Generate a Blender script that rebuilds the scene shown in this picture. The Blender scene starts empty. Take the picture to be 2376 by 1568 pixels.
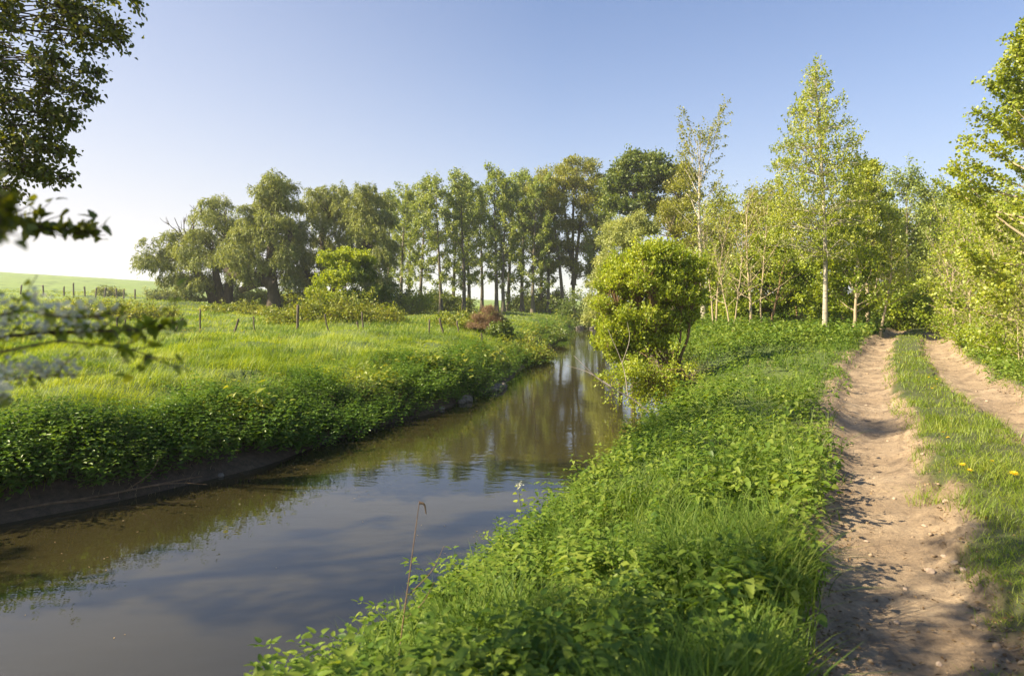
import bpy, math
import numpy as np

SC = bpy.context.scene
COL = SC.collection
PI = math.pi
F = 683.0                    # focal length in pixels of the 1024 px wide frame (24 mm lens)
CAM_Z = 1.65
HOR = 300.0                  # row of the horizon
K = 1024.0 / 2376.0


def U(xd):
    """tangent of the bearing for a column measured on the 2376 px wide photo"""
    return (xd * K - 512.0) / F


def ZD(yd, D):
    """height of a row of the photo at depth D"""
    return CAM_Z - (yd * K - HOR) / F * D


# ------------------------------------------------------------------ noise
_T = np.random.default_rng(99).random((256, 256))


def vnoise(x, y, sc=1.0, seed=0):
    x = np.asarray(x, float) / sc + seed * 17.31
    y = np.asarray(y, float) / sc + seed * 9.77
    xi = np.floor(x).astype(int); yi = np.floor(y).astype(int)
    fx = x - xi; fy = y - yi
    fx = fx * fx * (3 - 2 * fx); fy = fy * fy * (3 - 2 * fy)
    a = _T[xi & 255, yi & 255]; b = _T[(xi + 1) & 255, yi & 255]
    c = _T[xi & 255, (yi + 1) & 255]; d = _T[(xi + 1) & 255, (yi + 1) & 255]
    return (a * (1 - fx) + b * fx) * (1 - fy) + (c * (1 - fx) + d * fx) * fy


def sstep(a, b, x):
    t = np.clip((np.asarray(x, float) - a) / (b - a), 0, 1)
    return t * t * (3 - 2 * t)


def catmull(P, n=24):
    P = np.asarray(P, float)
    P = np.vstack([2 * P[0] - P[1], P, 2 * P[-1] - P[-2]])
    out = []
    for i in range(1, len(P) - 2):
        t = np.linspace(0, 1, n, endpoint=False)[:, None]
        p0, p1, p2, p3 = P[i - 1], P[i], P[i + 1], P[i + 2]
        out.append(.5 * (2 * p1 + (p2 - p0) * t + (2 * p0 - 5 * p1 + 4 * p2 - p3) * t ** 2 + (3 * p1 - p0 - 3 * p2 + p3) * t ** 3))
    out.append(P[-2][None])
    return np.vstack(out)


# ------------------------------------------------------------------ river, track and terrain
WATER = -1.65
_L = catmull([(-60, -45), (-30, -12), (-16.5, 1.5), (-11.6, 6), (-7.6, 10.1), (-5.6, 12.4), (-3.67, 17.2), (-1.6, 22.4), (-.2, 27.5), (1.3, 39), (4.2, 58), (7.9, 82), (14, 100), (30, 125), (60, 150)])
_R = catmull([(-45, -50), (-20, -18), (-8.0, -4), (-3.6, 1.8), (-1.95, 4.6), (-1.1, 6.1), (.6, 10.4), (3.2, 16.6), (4.4, 19.8), (5.8, 25), (7.3, 36), (9.8, 55), (13.4, 81), (19, 98), (34, 119), (64, 143)])
_C = catmull([(-4, -12), (-1.2, -5), (1.0, -.6), (2.0, 1.3), (2.85, 3.0), (3.7, 4.8), (5.6, 8.6), (8.85, 15), (14.6, 25.2), (22.6, 38), (29, 47), (34, 52), (36, 60), (36, 80)])


def _line(P):
    s = np.gradient(P[:, 0], P[:, 1])
    return lambda y: np.interp(y, P[:, 1], P[:, 0]), lambda y: 1 / np.sqrt(1 + np.interp(y, P[:, 1], s) ** 2)


XL, CL = _line(_L); XR, CR = _line(_R); XC, CC = _line(_C)
dL = lambda x, y: (XL(y) - x) * CL(y)          # metres from the water's edge, inland on the left
dR = lambda x, y: (x - XR(y)) * CR(y)          # the same on the right
dT = lambda x, y: (x - XC(y)) * CC(y)          # metres right of the middle of the track


def land(x, y):
    """terrain without the track"""
    x = np.asarray(x, float); y = np.asarray(y, float)
    a = dL(x, y) + (vnoise(x, y, 2.2, 1) - .5) * .5
    b = dR(x, y) + (vnoise(x, y, 1.8, 2) - .5) * .4
    zl = np.interp(a, [-1.2, 0, .35, 1.2, 3.0, 8], [-2.3, -1.66, -1.45, -.78, -.32, 0])
    zr = np.interp(b, [-1.2, 0, .3, 1.2, 2.4, 4.2], [-2.3, -1.66, -1.45, -.62, -.14, 0])
    z = np.maximum(zl, zr)
    r = np.hypot(x, y)
    t = x / np.maximum(y, 1.0)
    dry = sstep(0, 3, np.maximum(a, b))
    left = np.where(y > 0, sstep(-.22, -.62, t), (x < 0) * 1.0) * sstep(5, 25, dL(x, y))
    rise = np.interp(r, [0, 38, 80, 130, 160], [0, 0, .95, 1.75, 2.0])
    z = z + left * rise
    hill = np.interp(r, [0, 130, 200, 300, 420, 520, 700, 2500], [0, 0, 2.2, 6.2, 11.5, 14.0, 12, 0])
    hf = np.where(y > 0, np.interp(t, [-.8, -.75, -.5, -.3, 0, .1, .3], [1.22, 1.18, .86, .5, .09, .05, 0]), 0)
    z = z + hill * hf
    # hummocks beside the willows and in the meadow
    for (u, D, h, s) in ((-.455, 72, .75, 7), (-.36, 45, .35, 4), (-.55, 52, .5, 6), (-.2, 40, .3, 4)):
        z = z + h * np.exp(-((x - u * D) ** 2 + (y - D) ** 2) / (2 * s * s))
    z = z + dry * ((vnoise(x, y, 3.1, 3) - .5) * (.22 + .2 * (dL(x, y) > 3)) + (vnoise(x, y, 1.1, 4) - .5) * (.1 + .1 * (dL(x, y) > 2)))
    # right of the track the ground climbs a little
    z = z + .25 * sstep(1.6, 5, dT(x, y)) * (y < 70)
    return z


def track_profile(s, t):
    """height of the track across: two worn ruts and a grassy middle"""
    w1 = (vnoise(s, 0, 1.3, 11) - .5) * .22 + (vnoise(s, 0, .35, 12) - .5) * .08 + (vnoise(s, 0, .12, 20) - .5) * .05
    w2 = (vnoise(s, 0, 1.5, 13) - .5) * .2
    ta = np.abs(t)
    wob = np.where(t < 0, w1, w2)
    flat = sstep(.36 + 0, .56, ta - wob * .8) * (1 - sstep(1.2, 1.5, ta + wob))
    depth = .12 * flat + .06 * np.exp(-((ta - .92) / .28) ** 2)
    rough = (vnoise(s, t, 1.3, 14) - .5) * .05 + (vnoise(s, t, .5, 18) - .5) * .018 + (vnoise(s, t, .16, 15) - .5) * .034 + (vnoise(s, t, .06, 16) - .5) * .018
    clods = np.exp(-((ta - .5 - wob * .8) / .13) ** 2) * (np.abs(vnoise(s, t, .17, 17) - .5) * .16 + np.abs(vnoise(s, t, .07, 19) - .5) * .09 - .03)
    return .05 - depth + rough + clods - .16 * sstep(1.65, 2.25, ta)


def ground(x, y):
    t = dT(x, y)
    return land(x, y) - .3 * (1 - sstep(1.25, 1.7, np.abs(t))) * (np.asarray(y) < 54)


_ZC = lambda y: land(XC(y), y)


def surf(x, y):
    """the surface one would step on: track or ground"""
    t = dT(x, y); y = np.asarray(y, float)
    on = (np.abs(t) < 1.7) & (y < 54)
    return np.where(on, land(x, y) + track_profile(y * 1.13, t), ground(x, y))


# ------------------------------------------------------------------ meshes
def make_mesh(name, V, F4=None, F3=None, mat=None, smooth=False, attrs=None):
    V = np.asarray(V, np.float32)
    loops = []; starts = []; n = 0
    if F4 is not None and len(F4):
        F4 = np.asarray(F4, np.int32); loops.append(F4.ravel()); starts.append(np.arange(len(F4)) * 4); n = F4.size
    if F3 is not None and len(F3):
        F3 = np.asarray(F3, np.int32); loops.append(F3.ravel()); starts.append(n + np.arange(len(F3)) * 3)
    loops = np.concatenate(loops).astype(np.int32); starts = np.concatenate(starts).astype(np.int32)
    me = bpy.data.meshes.new(name)
    me.vertices.add(len(V)); me.vertices.foreach_set('co', V.ravel())
    me.loops.add(len(loops)); me.loops.foreach_set('vertex_index', loops)
    me.polygons.add(len(starts)); me.polygons.foreach_set('loop_start', starts)
    if attrs:
        for k, a in attrs.items():
            at = me.attributes.new(k, 'FLOAT', 'POINT'); at.data.foreach_set('value', np.asarray(a, np.float32))
    me.update(calc_edges=True)
    if smooth:
        me.polygons.foreach_set('use_smooth', np.ones(len(starts), bool))
    if mat: me.materials.append(mat)
    return me


class Geo:
    def __init__(s): s.v = []; s.q = []; s.t = []; s.n = 0
    def add(s, V, Q=None, T=None):
        V = np.asarray(V, float).reshape(-1, 3)
        if Q is not None and len(Q): s.q.append(np.asarray(Q) + s.n)
        if T is not None and len(T): s.t.append(np.asarray(T) + s.n)
        s.v.append(V); s.n += len(V); return s
    def arrays(s):
        return np.vstack(s.v), (np.vstack(s.q) if s.q else None), (np.vstack(s.t) if s.t else None)
    def mesh(s, name, mat, smooth=False):
        V, Q, T = s.arrays(); return make_mesh(name, V, Q, T, mat, smooth)


def unit(a): return a / np.maximum(np.linalg.norm(a, axis=-1, keepdims=True), 1e-9)


def tubes(P, R, k=5):
    """P (B,n,3) centre lines, R (B,n) radii -> verts, quads"""
    P = np.asarray(P, float); R = np.asarray(R, float)
    B, n, _ = P.shape
    T = unit(np.gradient(P, axis=1))
    ref = np.where(np.abs(T[:, :1, 2:3]) > .9, np.array([1., 0, 0]), np.array([0., 0, 1.]))
    ref = np.broadcast_to(ref, T.shape)
    A = unit(np.cross(T, ref)); Bn = np.cross(T, A)
    an = np.arange(k) * 2 * PI / k
    V = P[:, :, None] + R[:, :, None, None] * (A[:, :, None] * np.cos(an)[None, None, :, None] + Bn[:, :, None] * np.sin(an)[None, None, :, None])
    b = np.arange(B)[:, None, None] * n * k; i = np.arange(n - 1)[None, :, None] * k; j = np.arange(k)[None, None, :]; j2 = (j + 1) % k
    Q = np.stack([b + i + j, b + i + j2, b + i + k + j2, b + i + k + j], -1).reshape(-1, 4)
    return V.reshape(-1, 3), Q


def paths(start, d, length, n, up, wander, rng):
    start = np.atleast_2d(start); B = len(start)
    P = np.empty((B, n, 3)); P[:, 0] = start; d = unit(np.array(d, float)); up = np.broadcast_to(np.asarray(up, float), (B,))
    step = (np.broadcast_to(np.asarray(length, float), (B,)) / (n - 1))[:, None]
    for i in range(1, n):
        d = d + rng.normal(0, wander, (B, 3)) / math.sqrt(n - 1); d[:, 2] += up / (n - 1); d = unit(d)
        P[:, i] = P[:, i - 1] + d * step
    return P


def at_path(P, idx, t):
    n = P.shape[1]; f = np.clip(t, 0, .9999) * (n - 1); i = f.astype(int); w = (f - i)[:, None]
    a = P[idx, i]; b = P[idx, i + 1]
    return a * (1 - w) + b * w, unit(b - a)


def leaves(P, A, N, L, W, kind='diamond', fold=.15, droop=.1):
    """leaf blades at P along A with face normal near N"""
    A = unit(A); S = unit(np.cross(A, N)); N = np.cross(S, A)
    n = len(P); L = np.broadcast_to(np.asarray(L, float), (n,))[:, None]; W = np.broadcast_to(np.asarray(W, float), (n,))[:, None]
    tip = P + A * L - N * L * droop
    if kind == 'diamond':
        m = P + A * L * .45 + N * W * fold
        V = np.stack([P, m + S * W * .5, tip, m - S * W * .5], 1)
        return V.reshape(-1, 3), np.arange(n * 4).reshape(n, 4)
    if kind == 'ovate':
        a = P + A * L * .22 + N * W * fold; b = P + A * L * .62 + N * W * fold * .7 - N * L * droop * .3
        V = np.stack([P, a + S * W * .46, b + S * W * .40, tip, b - S * W * .40, a - S * W * .46], 1)
        base = np.arange(n)[:, None] * 6
        Q = np.concatenate([base + np.array([0, 1, 2, 3]), base + np.array([0, 3, 4, 5])])
        return V.reshape(-1, 3), Q
    if kind == 'serrate':                       # broad base, pointed, notched outline
        V = [P]
        for (u, w) in ((.1, .42), (.26, .40), (.30, .47), (.5, .33), (.54, .40), (.76, .19), (.79, .24)):
            for s in (1, -1):
                V.append(P + A * L * u + S * W * w * s + N * W * fold * (w / .45) - N * L * droop * u * u)
        V.append(tip)
        mid = P + A * L * .5 - N * L * droop * .25; V.append(mid)
        V = np.stack(V, 1); m = V.shape[1]
        base = np.arange(n)[:, None] * m; q = []
        R = [1, 3, 5, 7, 9, 11, 13]; Lf = [2, 4, 6, 8, 10, 12, 14]
        q = [[0, 1, 3, 16], [16, 3, 5, 7], [16, 7, 9, 11], [16, 11, 13, 15], [0, 16, 4, 2], [16, 8, 6, 4], [16, 12, 10, 8], [16, 15, 14, 12]]
        Q = np.concatenate([base + np.array(a) for a in q])
        return V.reshape(-1, 3), Q


def blades(P, az, H, W, bend, rng, seg=3):
    """grass blades rising from P and bending over towards az"""
    n = len(P); D = np.stack([np.cos(az), np.sin(az), np.zeros(n)], 1); tw = az + PI / 2 + rng.normal(0, .5, n)
    S = np.stack([np.cos(tw), np.sin(tw), np.zeros(n)], 1)
    H = np.asarray(H)[:, None]; W = np.broadcast_to(np.asarray(W, float), (n,))[:, None]; bend = np.asarray(bend)[:, None]
    V = []
    for i in range(seg + 1):
        u = i / seg
        c = P + np.array([0, 0, 1.]) * H * (u - .45 * bend * u * u) + D * H * bend * (.15 * u + .75 * u * u)
        w = W * (1 - u) ** .7 * .5 if i < seg else 0
        if i < seg: V += [c - S * w, c + S * w]
        else: V.append(c)
    V = np.stack(V, 1); m = V.shape[1]; base = np.arange(n)[:, None] * m
    Q = np.concatenate([base + np.array([2 * i, 2 * i + 1, 2 * i + 3, 2 * i + 2]) for i in range(seg - 1)]) if seg > 1 else None
    T = base + np.array([2 * seg - 2, 2 * seg - 1, 2 * seg])
    return V.reshape(-1, 3), Q, T


def stamp(tv, tq, P, rot, sc, tilt=None):
    """copies of one small template (tv verts, tq quads) at P, all in one array"""
    n = len(P); c, s = np.cos(rot), np.sin(rot)
    X = tv[None, :, 0] * c[:, None] - tv[None, :, 1] * s[:, None]
    Y = tv[None, :, 0] * s[:, None] + tv[None, :, 1] * c[:, None]
    Z = np.broadcast_to(tv[None, :, 2], X.shape)
    if tilt is not None:
        X = X + Z * tilt[:, :1]; Y = Y + Z * tilt[:, 1:]
    V = np.stack([X, Y, Z], -1) * sc[:, None, None] + P[:, None]
    m = len(tv)
    return V.reshape(-1, 3), (tq[None] + (np.arange(n) * m)[:, None, None]).reshape(-1, tq.shape[1])


# ------------------------------------------------------------------ objects
def tag(o, label, cat, group=None, kind=None):
    if label: o['label'] = label
    if cat: o['category'] = cat
    if group: o['group'] = group
    if kind: o['kind'] = kind
    return o


def link(name, me, parent=None):
    o = bpy.data.objects.new(name, me); COL.objects.link(o)
    if parent: o.parent = parent
    return o


def empty(name, loc, rz=0.0, scale=1.0):
    o = bpy.data.objects.new(name, None); COL.objects.link(o)
    o.location = loc; o.rotation_euler = (0, 0, rz); o.scale = (scale,) * 3; o.empty_display_size = .2
    return o


def dup(root, loc, rz=0.0, scale=None):
    r = root.copy(); COL.objects.link(r); r.location = loc; r.rotation_euler = (0, 0, rz)
    if scale is not None: r.scale = scale
    for ch in list(root.children):
        c = ch.copy(); COL.objects.link(c); c.parent = r
        for g in list(ch.children):
            d = g.copy(); COL.objects.link(d); d.parent = c
    return r


# ------------------------------------------------------------------ materials
def new_mat(name):
    m = bpy.data.materials.new(name); m.use_nodes = True
    nt = m.node_tree; nt.nodes.clear()
    return m, nt, nt.nodes.new('ShaderNodeOutputMaterial')


def nd(nt, typ, **kw):
    n = nt.nodes.new(typ)
    for k, v in kw.items():
        if k in n.inputs: n.inputs[k].default_value = v
        else: setattr(n, k, v)
    return n


def rgb(c): return (c[0], c[1], c[2], 1.0)


def mixc(nt, fac, a, b):
    n = nt.nodes.new('ShaderNodeMix'); n.data_type = 'RGBA'
    for sock, v in ((n.inputs[0], fac), (n.inputs[6], a), (n.inputs[7], b)):
        if isinstance(v, (int, float)): sock.default_value = v
        elif isinstance(v, tuple): sock.default_value = rgb(v)
        else: nt.links.new(v, sock)
    return n.outputs[2]


def ramp(nt, src, stops):
    n = nt.nodes.new('ShaderNodeValToRGB'); e = n.color_ramp.elements
    while len(e) < len(stops): e.new(.5)
    for q, (p, c) in zip(e, stops):
        q.position = p; q.color = rgb(c) if len(c) == 3 else c
    nt.links.new(src, n.inputs[0]); return n.outputs[0]


GAIN = (1.60, 1.46, 1.0)            # young spring leaves: yellower and lighter than summer ones


def leaf_mat(name, dark, mid, light, trans=.42, tcol=None, gloss=.035, rough=.5, clump=1.2, hue_obj=0.0):
    """foliage: leaf to leaf variation, translucent when the sun is behind it"""
    m, nt, out = new_mat(name)
    dark, mid, light = [tuple(a * b for a, b in zip(c, GAIN)) for c in (dark, mid, light)]
    geo = nd(nt, 'ShaderNodeNewGeometry'); tc = nd(nt, 'ShaderNodeTexCoord')
    noi = nd(nt, 'ShaderNodeTexNoise', Scale=clump, Detail=2.0); nt.links.new(tc.outputs['Object'], noi.inputs['Vector'])
    add = nd(nt, 'ShaderNodeMath', operation='MULTIPLY_ADD'); add.inputs[1].default_value = .62
    nt.links.new(geo.outputs['Random Per Island'], add.inputs[0])
    sub = nd(nt, 'ShaderNodeMath', operation='MULTIPLY_ADD'); sub.inputs[1].default_value = 1.3; sub.inputs[2].default_value = -.46
    nt.links.new(noi.outputs['Fac'], sub.inputs[0]); nt.links.new(sub.outputs[0], add.inputs[2])
    col = ramp(nt, add.outputs[0], [(0.0, dark), (.45, mid), (1.0, light)])
    dif = nd(nt, 'ShaderNodeBsdfDiffuse'); nt.links.new(col, dif.inputs['Color'])
    tr = nd(nt, 'ShaderNodeBsdfTranslucent')
    g = nd(nt, 'ShaderNodeMix', data_type='RGBA', blend_type='MULTIPLY'); g.inputs[0].default_value = 1
    nt.links.new(col, g.inputs[6]); g.inputs[7].default_value = rgb(tcol or (1.75, 1.55, .6))
    nt.links.new(g.outputs[2], tr.inputs['Color'])
    mx = nd(nt, 'ShaderNodeMixShader', Fac=trans); nt.links.new(dif.outputs[0], mx.inputs[1]); nt.links.new(tr.outputs[0], mx.inputs[2])
    gl = nd(nt, 'ShaderNodeBsdfGlossy', Roughness=rough, Color=(1, 1, 1, 1))
    mg = nd(nt, 'ShaderNodeMixShader', Fac=gloss); nt.links.new(mx.outputs[0], mg.inputs[1]); nt.links.new(gl.outputs[0], mg.inputs[2])
    nt.links.new(mg.outputs[0], out.inputs['Surface'])
    return m


def bark_mat(name, a, b, scale=6.0, stretch=(1, 1, .25), marks=None):
    m, nt, out = new_mat(name)
    tc = nd(nt, 'ShaderNodeTexCoord'); mp = nd(nt, 'ShaderNodeMapping'); mp.inputs['Scale'].default_value = stretch
    nt.links.new(tc.outputs['Object'], mp.inputs['Vector'])
    n = nd(nt, 'ShaderNodeTexNoise', Scale=scale, Detail=5.0, Roughness=.65); nt.links.new(mp.outputs[0], n.inputs['Vector'])
    col = ramp(nt, n.outputs['Fac'], [(.3, a), (.7, b)])
    if marks:
        mp2 = nd(nt, 'ShaderNodeMapping'); mp2.inputs['Scale'].default_value = (1, 1, 5)
        nt.links.new(tc.outputs['Object'], mp2.inputs['Vector'])
        n2 = nd(nt, 'ShaderNodeTexNoise', Scale=3.0, Detail=3.0); nt.links.new(mp2.outputs[0], n2.inputs['Vector'])
        f = ramp(nt, n2.outputs['Fac'], [(.60, (0, 0, 0)), (.68, (1, 1, 1))])
        col = mixc(nt, f, col, marks)
    p = nd(nt, 'ShaderNodeBsdfPrincipled', Roughness=.85); nt.links.new(col, p.inputs['Base Color'])
    bp = nd(nt, 'ShaderNodeBump', Strength=.6, Distance=.02); nt.links.new(n.outputs['Fac'], bp.inputs['Height']); nt.links.new(bp.outputs[0], p.inputs['Normal'])
    nt.links.new(p.outputs[0], out.inputs['Surface'])
    return m


def plain_mat(name, a, b, scale=8.0, rough=.8):
    m, nt, out = new_mat(name)
    tc = nd(nt, 'ShaderNodeTexCoord')
    n = nd(nt, 'ShaderNodeTexNoise', Scale=scale, Detail=4.0); nt.links.new(tc.outputs['Object'], n.inputs['Vector'])
    p = nd(nt, 'ShaderNodeBsdfPrincipled', Roughness=rough); nt.links.new(ramp(nt, n.outputs['Fac'], [(.3, a), (.7, b)]), p.inputs['Base Color'])
    nt.links.new(p.outputs[0], out.inputs['Surface'])
    return m

# ================================================================== the setting
def ground_mat():
    m, nt, out = new_mat('ground_turf')
    geo = nd(nt, 'ShaderNodeNewGeometry')
    n1 = nd(nt, 'ShaderNodeTexNoise', Scale=.35, Detail=4.0); n2 = nd(nt, 'ShaderNodeTexNoise', Scale=9.0, Detail=6.0, Roughness=.7)
    for n in (n1, n2): nt.links.new(geo.outputs['Position'], n.inputs['Vector'])
    g = ramp(nt, n1.outputs['Fac'], [(.3, (.060, .105, .016)), (.7, (.125, .165, .028))])
    g2 = mixc(nt, ramp(nt, n2.outputs['Fac'], [(.35, (0, 0, 0)), (.7, (.7, .7, .7))]), g, (.045, .075, .014))
    soil = ramp(nt, n2.outputs['Fac'], [(.3, (.040, .028, .017)), (.55, (.085, .060, .038)), (.8, (.15, .115, .078))])
    at = nd(nt, 'ShaderNodeAttribute', attribute_name='soil')
    col = mixc(nt, at.outputs['Fac'], g2, soil)
    p = nd(nt, 'ShaderNodeBsdfPrincipled', Roughness=.95); nt.links.new(col, p.inputs['Base Color'])
    b = nd(nt, 'ShaderNodeBump', Strength=.8, Distance=.05); nt.links.new(n2.outputs['Fac'], b.inputs['Height']); nt.links.new(b.outputs[0], p.inputs['Normal'])
    nt.links.new(p.outputs[0], out.inputs['Surface'])
    return m


def field_mat():
    m, nt, out = new_mat('young_crop')
    geo = nd(nt, 'ShaderNodeNewGeometry')
    n1 = nd(nt, 'ShaderNodeTexNoise', Scale=.02, Detail=5.0); n2 = nd(nt, 'ShaderNodeTexNoise', Scale=.9, Detail=4.0, Roughness=.7)
    for n in (n1, n2): nt.links.new(geo.outputs['Position'], n.inputs['Vector'])
    g = ramp(nt, n1.outputs['Fac'], [(.35, (.150, .225, .040)), (.65, (.200, .275, .055))])
    g = mixc(nt, ramp(nt, n2.outputs['Fac'], [(.4, (0, 0, 0)), (.7, (.6, .6, .6))]), g, (.095, .165, .028))
    mp = nd(nt, 'ShaderNodeMapping'); mp.inputs['Rotation'].default_value = (0, 0, 1.15); nt.links.new(geo.outputs['Position'], mp.inputs['Vector'])
    w = nd(nt, 'ShaderNodeTexWave', Scale=.012, Distortion=1.5, Detail=1.0); nt.links.new(mp.outputs[0], w.inputs['Vector'])
    g = mixc(nt, ramp(nt, w.outputs['Fac'], [(.955, (0, 0, 0)), (.985, (.85, .85, .85))]), g, (.07, .11, .025))
    p = nd(nt, 'ShaderNodeBsdfPrincipled', Roughness=.95); nt.links.new(g, p.inputs['Base Color'])
    nt.links.new(p.outputs[0], out.inputs['Surface'])
    return m


def build_ground():
    na, nr = 1100, 640
    # finer bearings in front of the camera than behind it
    front = np.linspace(-62, 62, 860); back = np.linspace(62, 298, na - 860 + 1)[1:-1]
    ang = np.radians(np.concatenate([front, back])); na = len(ang)
    r = np.concatenate([[0.02], np.exp(np.linspace(math.log(.6), math.log(2500), nr - 1))])
    A, R = np.meshgrid(ang, r); X = R * np.sin(A); Y = R * np.cos(A)
    x = X.ravel(); y = Y.ravel()
    z = ground(x, y)
    far = (np.hypot(x, y) > 150)
    d = np.maximum(dL(x, y), dR(x, y))
    soil = 1 - sstep(.75, 1.35, d + (vnoise(x, y, .8, 21) - .5) * .8)
    soil = np.where(far, 0, soil)
    i = np.arange(nr - 1)[:, None] * na; j = np.arange(na)[None]; j2 = (j + 1) % na
    Q = np.stack([i + j, i + na + j, i + na + j2, i + j2], -1).reshape(-1, 4)[:, ::-1]
    V = np.stack([x, y, z], 1)
    c = V[Q].mean(1); rr = np.hypot(c[:, 0], c[:, 1]); tt = c[:, 0] / np.maximum(c[:, 1], .1)
    isf = (rr > 134) & (c[:, 1] > 0) & (tt < .35)
    for sel, nm, mt in ((~isf, 'ground', ground_mat()), (isf, 'field', field_mat())):
        q = Q[sel]; u, inv = np.unique(q, return_inverse=True)
        o = link(nm, make_mesh(nm, V[u], inv.reshape(-1, 4), None, mt, True, {'soil': soil[u]}))
        tag(o, 'broad green crop field rising to the left skyline' if isf is sel or nm == 'field' else 'green turf and earth of the meadow and both river banks', None, None, 'structure')


def water_mat():
    m, nt, out = new_mat('river_water')
    geo = nd(nt, 'ShaderNodeNewGeometry')
    mp = nd(nt, 'ShaderNodeMapping'); mp.inputs['Rotation'].default_value = (0, 0, .75); mp.inputs['Scale'].default_value = (1.0, 2.0, 1)
    nt.links.new(geo.outputs['Position'], mp.inputs['Vector'])
    a = nd(nt, 'ShaderNodeTexNoise', Scale=2.4, Detail=3.0, Roughness=.5); b = nd(nt, 'ShaderNodeTexNoise', Scale=.55, Detail=2.0)
    c = nd(nt, 'ShaderNodeTexNoise', Scale=9.0, Detail=2.0); pch = nd(nt, 'ShaderNodeTexNoise', Scale=.28, Detail=2.0)
    for n in (a, b, c): nt.links.new(mp.outputs[0], n.inputs['Vector'])
    nt.links.new(geo.outputs['Position'], pch.inputs['Vector'])
    s1 = nd(nt, 'ShaderNodeMath', operation='MULTIPLY_ADD'); nt.links.new(b.outputs['Fac'], s1.inputs[0]); s1.inputs[1].default_value = 1.6; nt.links.new(a.outputs['Fac'], s1.inputs[2])
    rp = ramp(nt, pch.outputs['Fac'], [(.45, (.0, .0, .0)), (.62, (.30, .30, .30))])
    s2 = nd(nt, 'ShaderNodeMath', operation='MULTIPLY_ADD'); nt.links.new(c.outputs['Fac'], s2.inputs[0]); nt.links.new(rp, s2.inputs[1]); nt.links.new(s1.outputs[0], s2.inputs[2])
    bp = nd(nt, 'ShaderNodeBump', Strength=1.0, Distance=.0024); nt.links.new(s2.outputs[0], bp.inputs['Height'])
    silt = nd(nt, 'ShaderNodeTexNoise', Scale=.16, Detail=3.0); nt.links.new(geo.outputs['Position'], silt.inputs['Vector'])
    col = ramp(nt, silt.outputs['Fac'], [(.3, (.024, .021, .009)), (.7, (.045, .038, .0145))])
    p = nd(nt, 'ShaderNodeBsdfPrincipled', Roughness=.02, IOR=1.62); nt.links.new(col, p.inputs['Base Color']); nt.links.new(bp.outputs[0], p.inputs['Normal'])
    nt.links.new(p.outputs[0], out.inputs['Surface'])
    return m


def build_water():
    ys = np.linspace(-45, 150, 260); t = np.linspace(0, 1, 9)
    X = (XL(ys) - 1.2 / CL(ys))[:, None] * (1 - t) + (XR(ys) + 1.2 / CR(ys))[:, None] * t
    V = np.stack([X, np.broadcast_to(ys[:, None], X.shape), np.full(X.shape, WATER)], -1).reshape(-1, 3)
    n = len(t); i = np.arange(len(ys) - 1)[:, None] * n; j = np.arange(n - 1)[None]
    Q = np.stack([i + j, i + j + 1, i + n + j + 1, i + n + j], -1).reshape(-1, 4)
    tag(link('river_water', make_mesh('river_water', V, Q, None, water_mat(), True)), 'brown slow river water reflecting sky and poplars between its banks', None, None, 'structure')


def track_mat():
    m, nt, out = new_mat('track_earth')
    geo = nd(nt, 'ShaderNodeNewGeometry')
    n1 = nd(nt, 'ShaderNodeTexNoise', Scale=1.1, Detail=6.0, Roughness=.62); n2 = nd(nt, 'ShaderNodeTexNoise', Scale=22.0, Detail=8.0, Roughness=.75)
    v = nd(nt, 'ShaderNodeTexVoronoi', Scale=45.0)
    for n in (n1, n2, v): nt.links.new(geo.outputs['Position'], n.inputs['Vector'])
    c = ramp(nt, n1.outputs['Fac'], [(.3, (.260, .188, .114)), (.55, (.375, .282, .178)), (.75, (.460, .360, .238))])
    c = mixc(nt, ramp(nt, n2.outputs['Fac'], [(.42, (0, 0, 0)), (.72, (.75, .75, .75))]), c, (.130, .090, .054))
    c = mixc(nt, ramp(nt, v.outputs['Distance'], [(.06, (.55, .55, .55)), (.16, (0, 0, 0))]), c, (.50, .40, .30))
    n3 = nd(nt, 'ShaderNodeTexNoise', Scale=3.4, Detail=5.0, Roughness=.6); nt.links.new(geo.outputs['Position'], n3.inputs['Vector'])
    c = mixc(nt, ramp(nt, n3.outputs['Fac'], [(.5, (0, 0, 0)), (.68, (.8, .8, .8))]), c, (.120, .084, .052))
    at = nd(nt, 'ShaderNodeAttribute', attribute_name='turf')
    nt2 = ramp(nt, n2.outputs['Fac'], [(.35, (.048, .072, .018)), (.7, (.105, .105, .038))])
    c = mixc(nt, at.outputs['Fac'], c, nt2)
    p = nd(nt, 'ShaderNodeBsdfPrincipled', Roughness=.95); nt.links.new(c, p.inputs['Base Color'])
    b = nd(nt, 'ShaderNodeBump', Strength=1.0, Distance=.035); nt.links.new(n2.outputs['Fac'], b.inputs['Height']); nt.links.new(b.outputs[0], p.inputs['Normal'])
    nt.links.new(p.outputs[0], out.inputs['Surface'])
    return m


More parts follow.
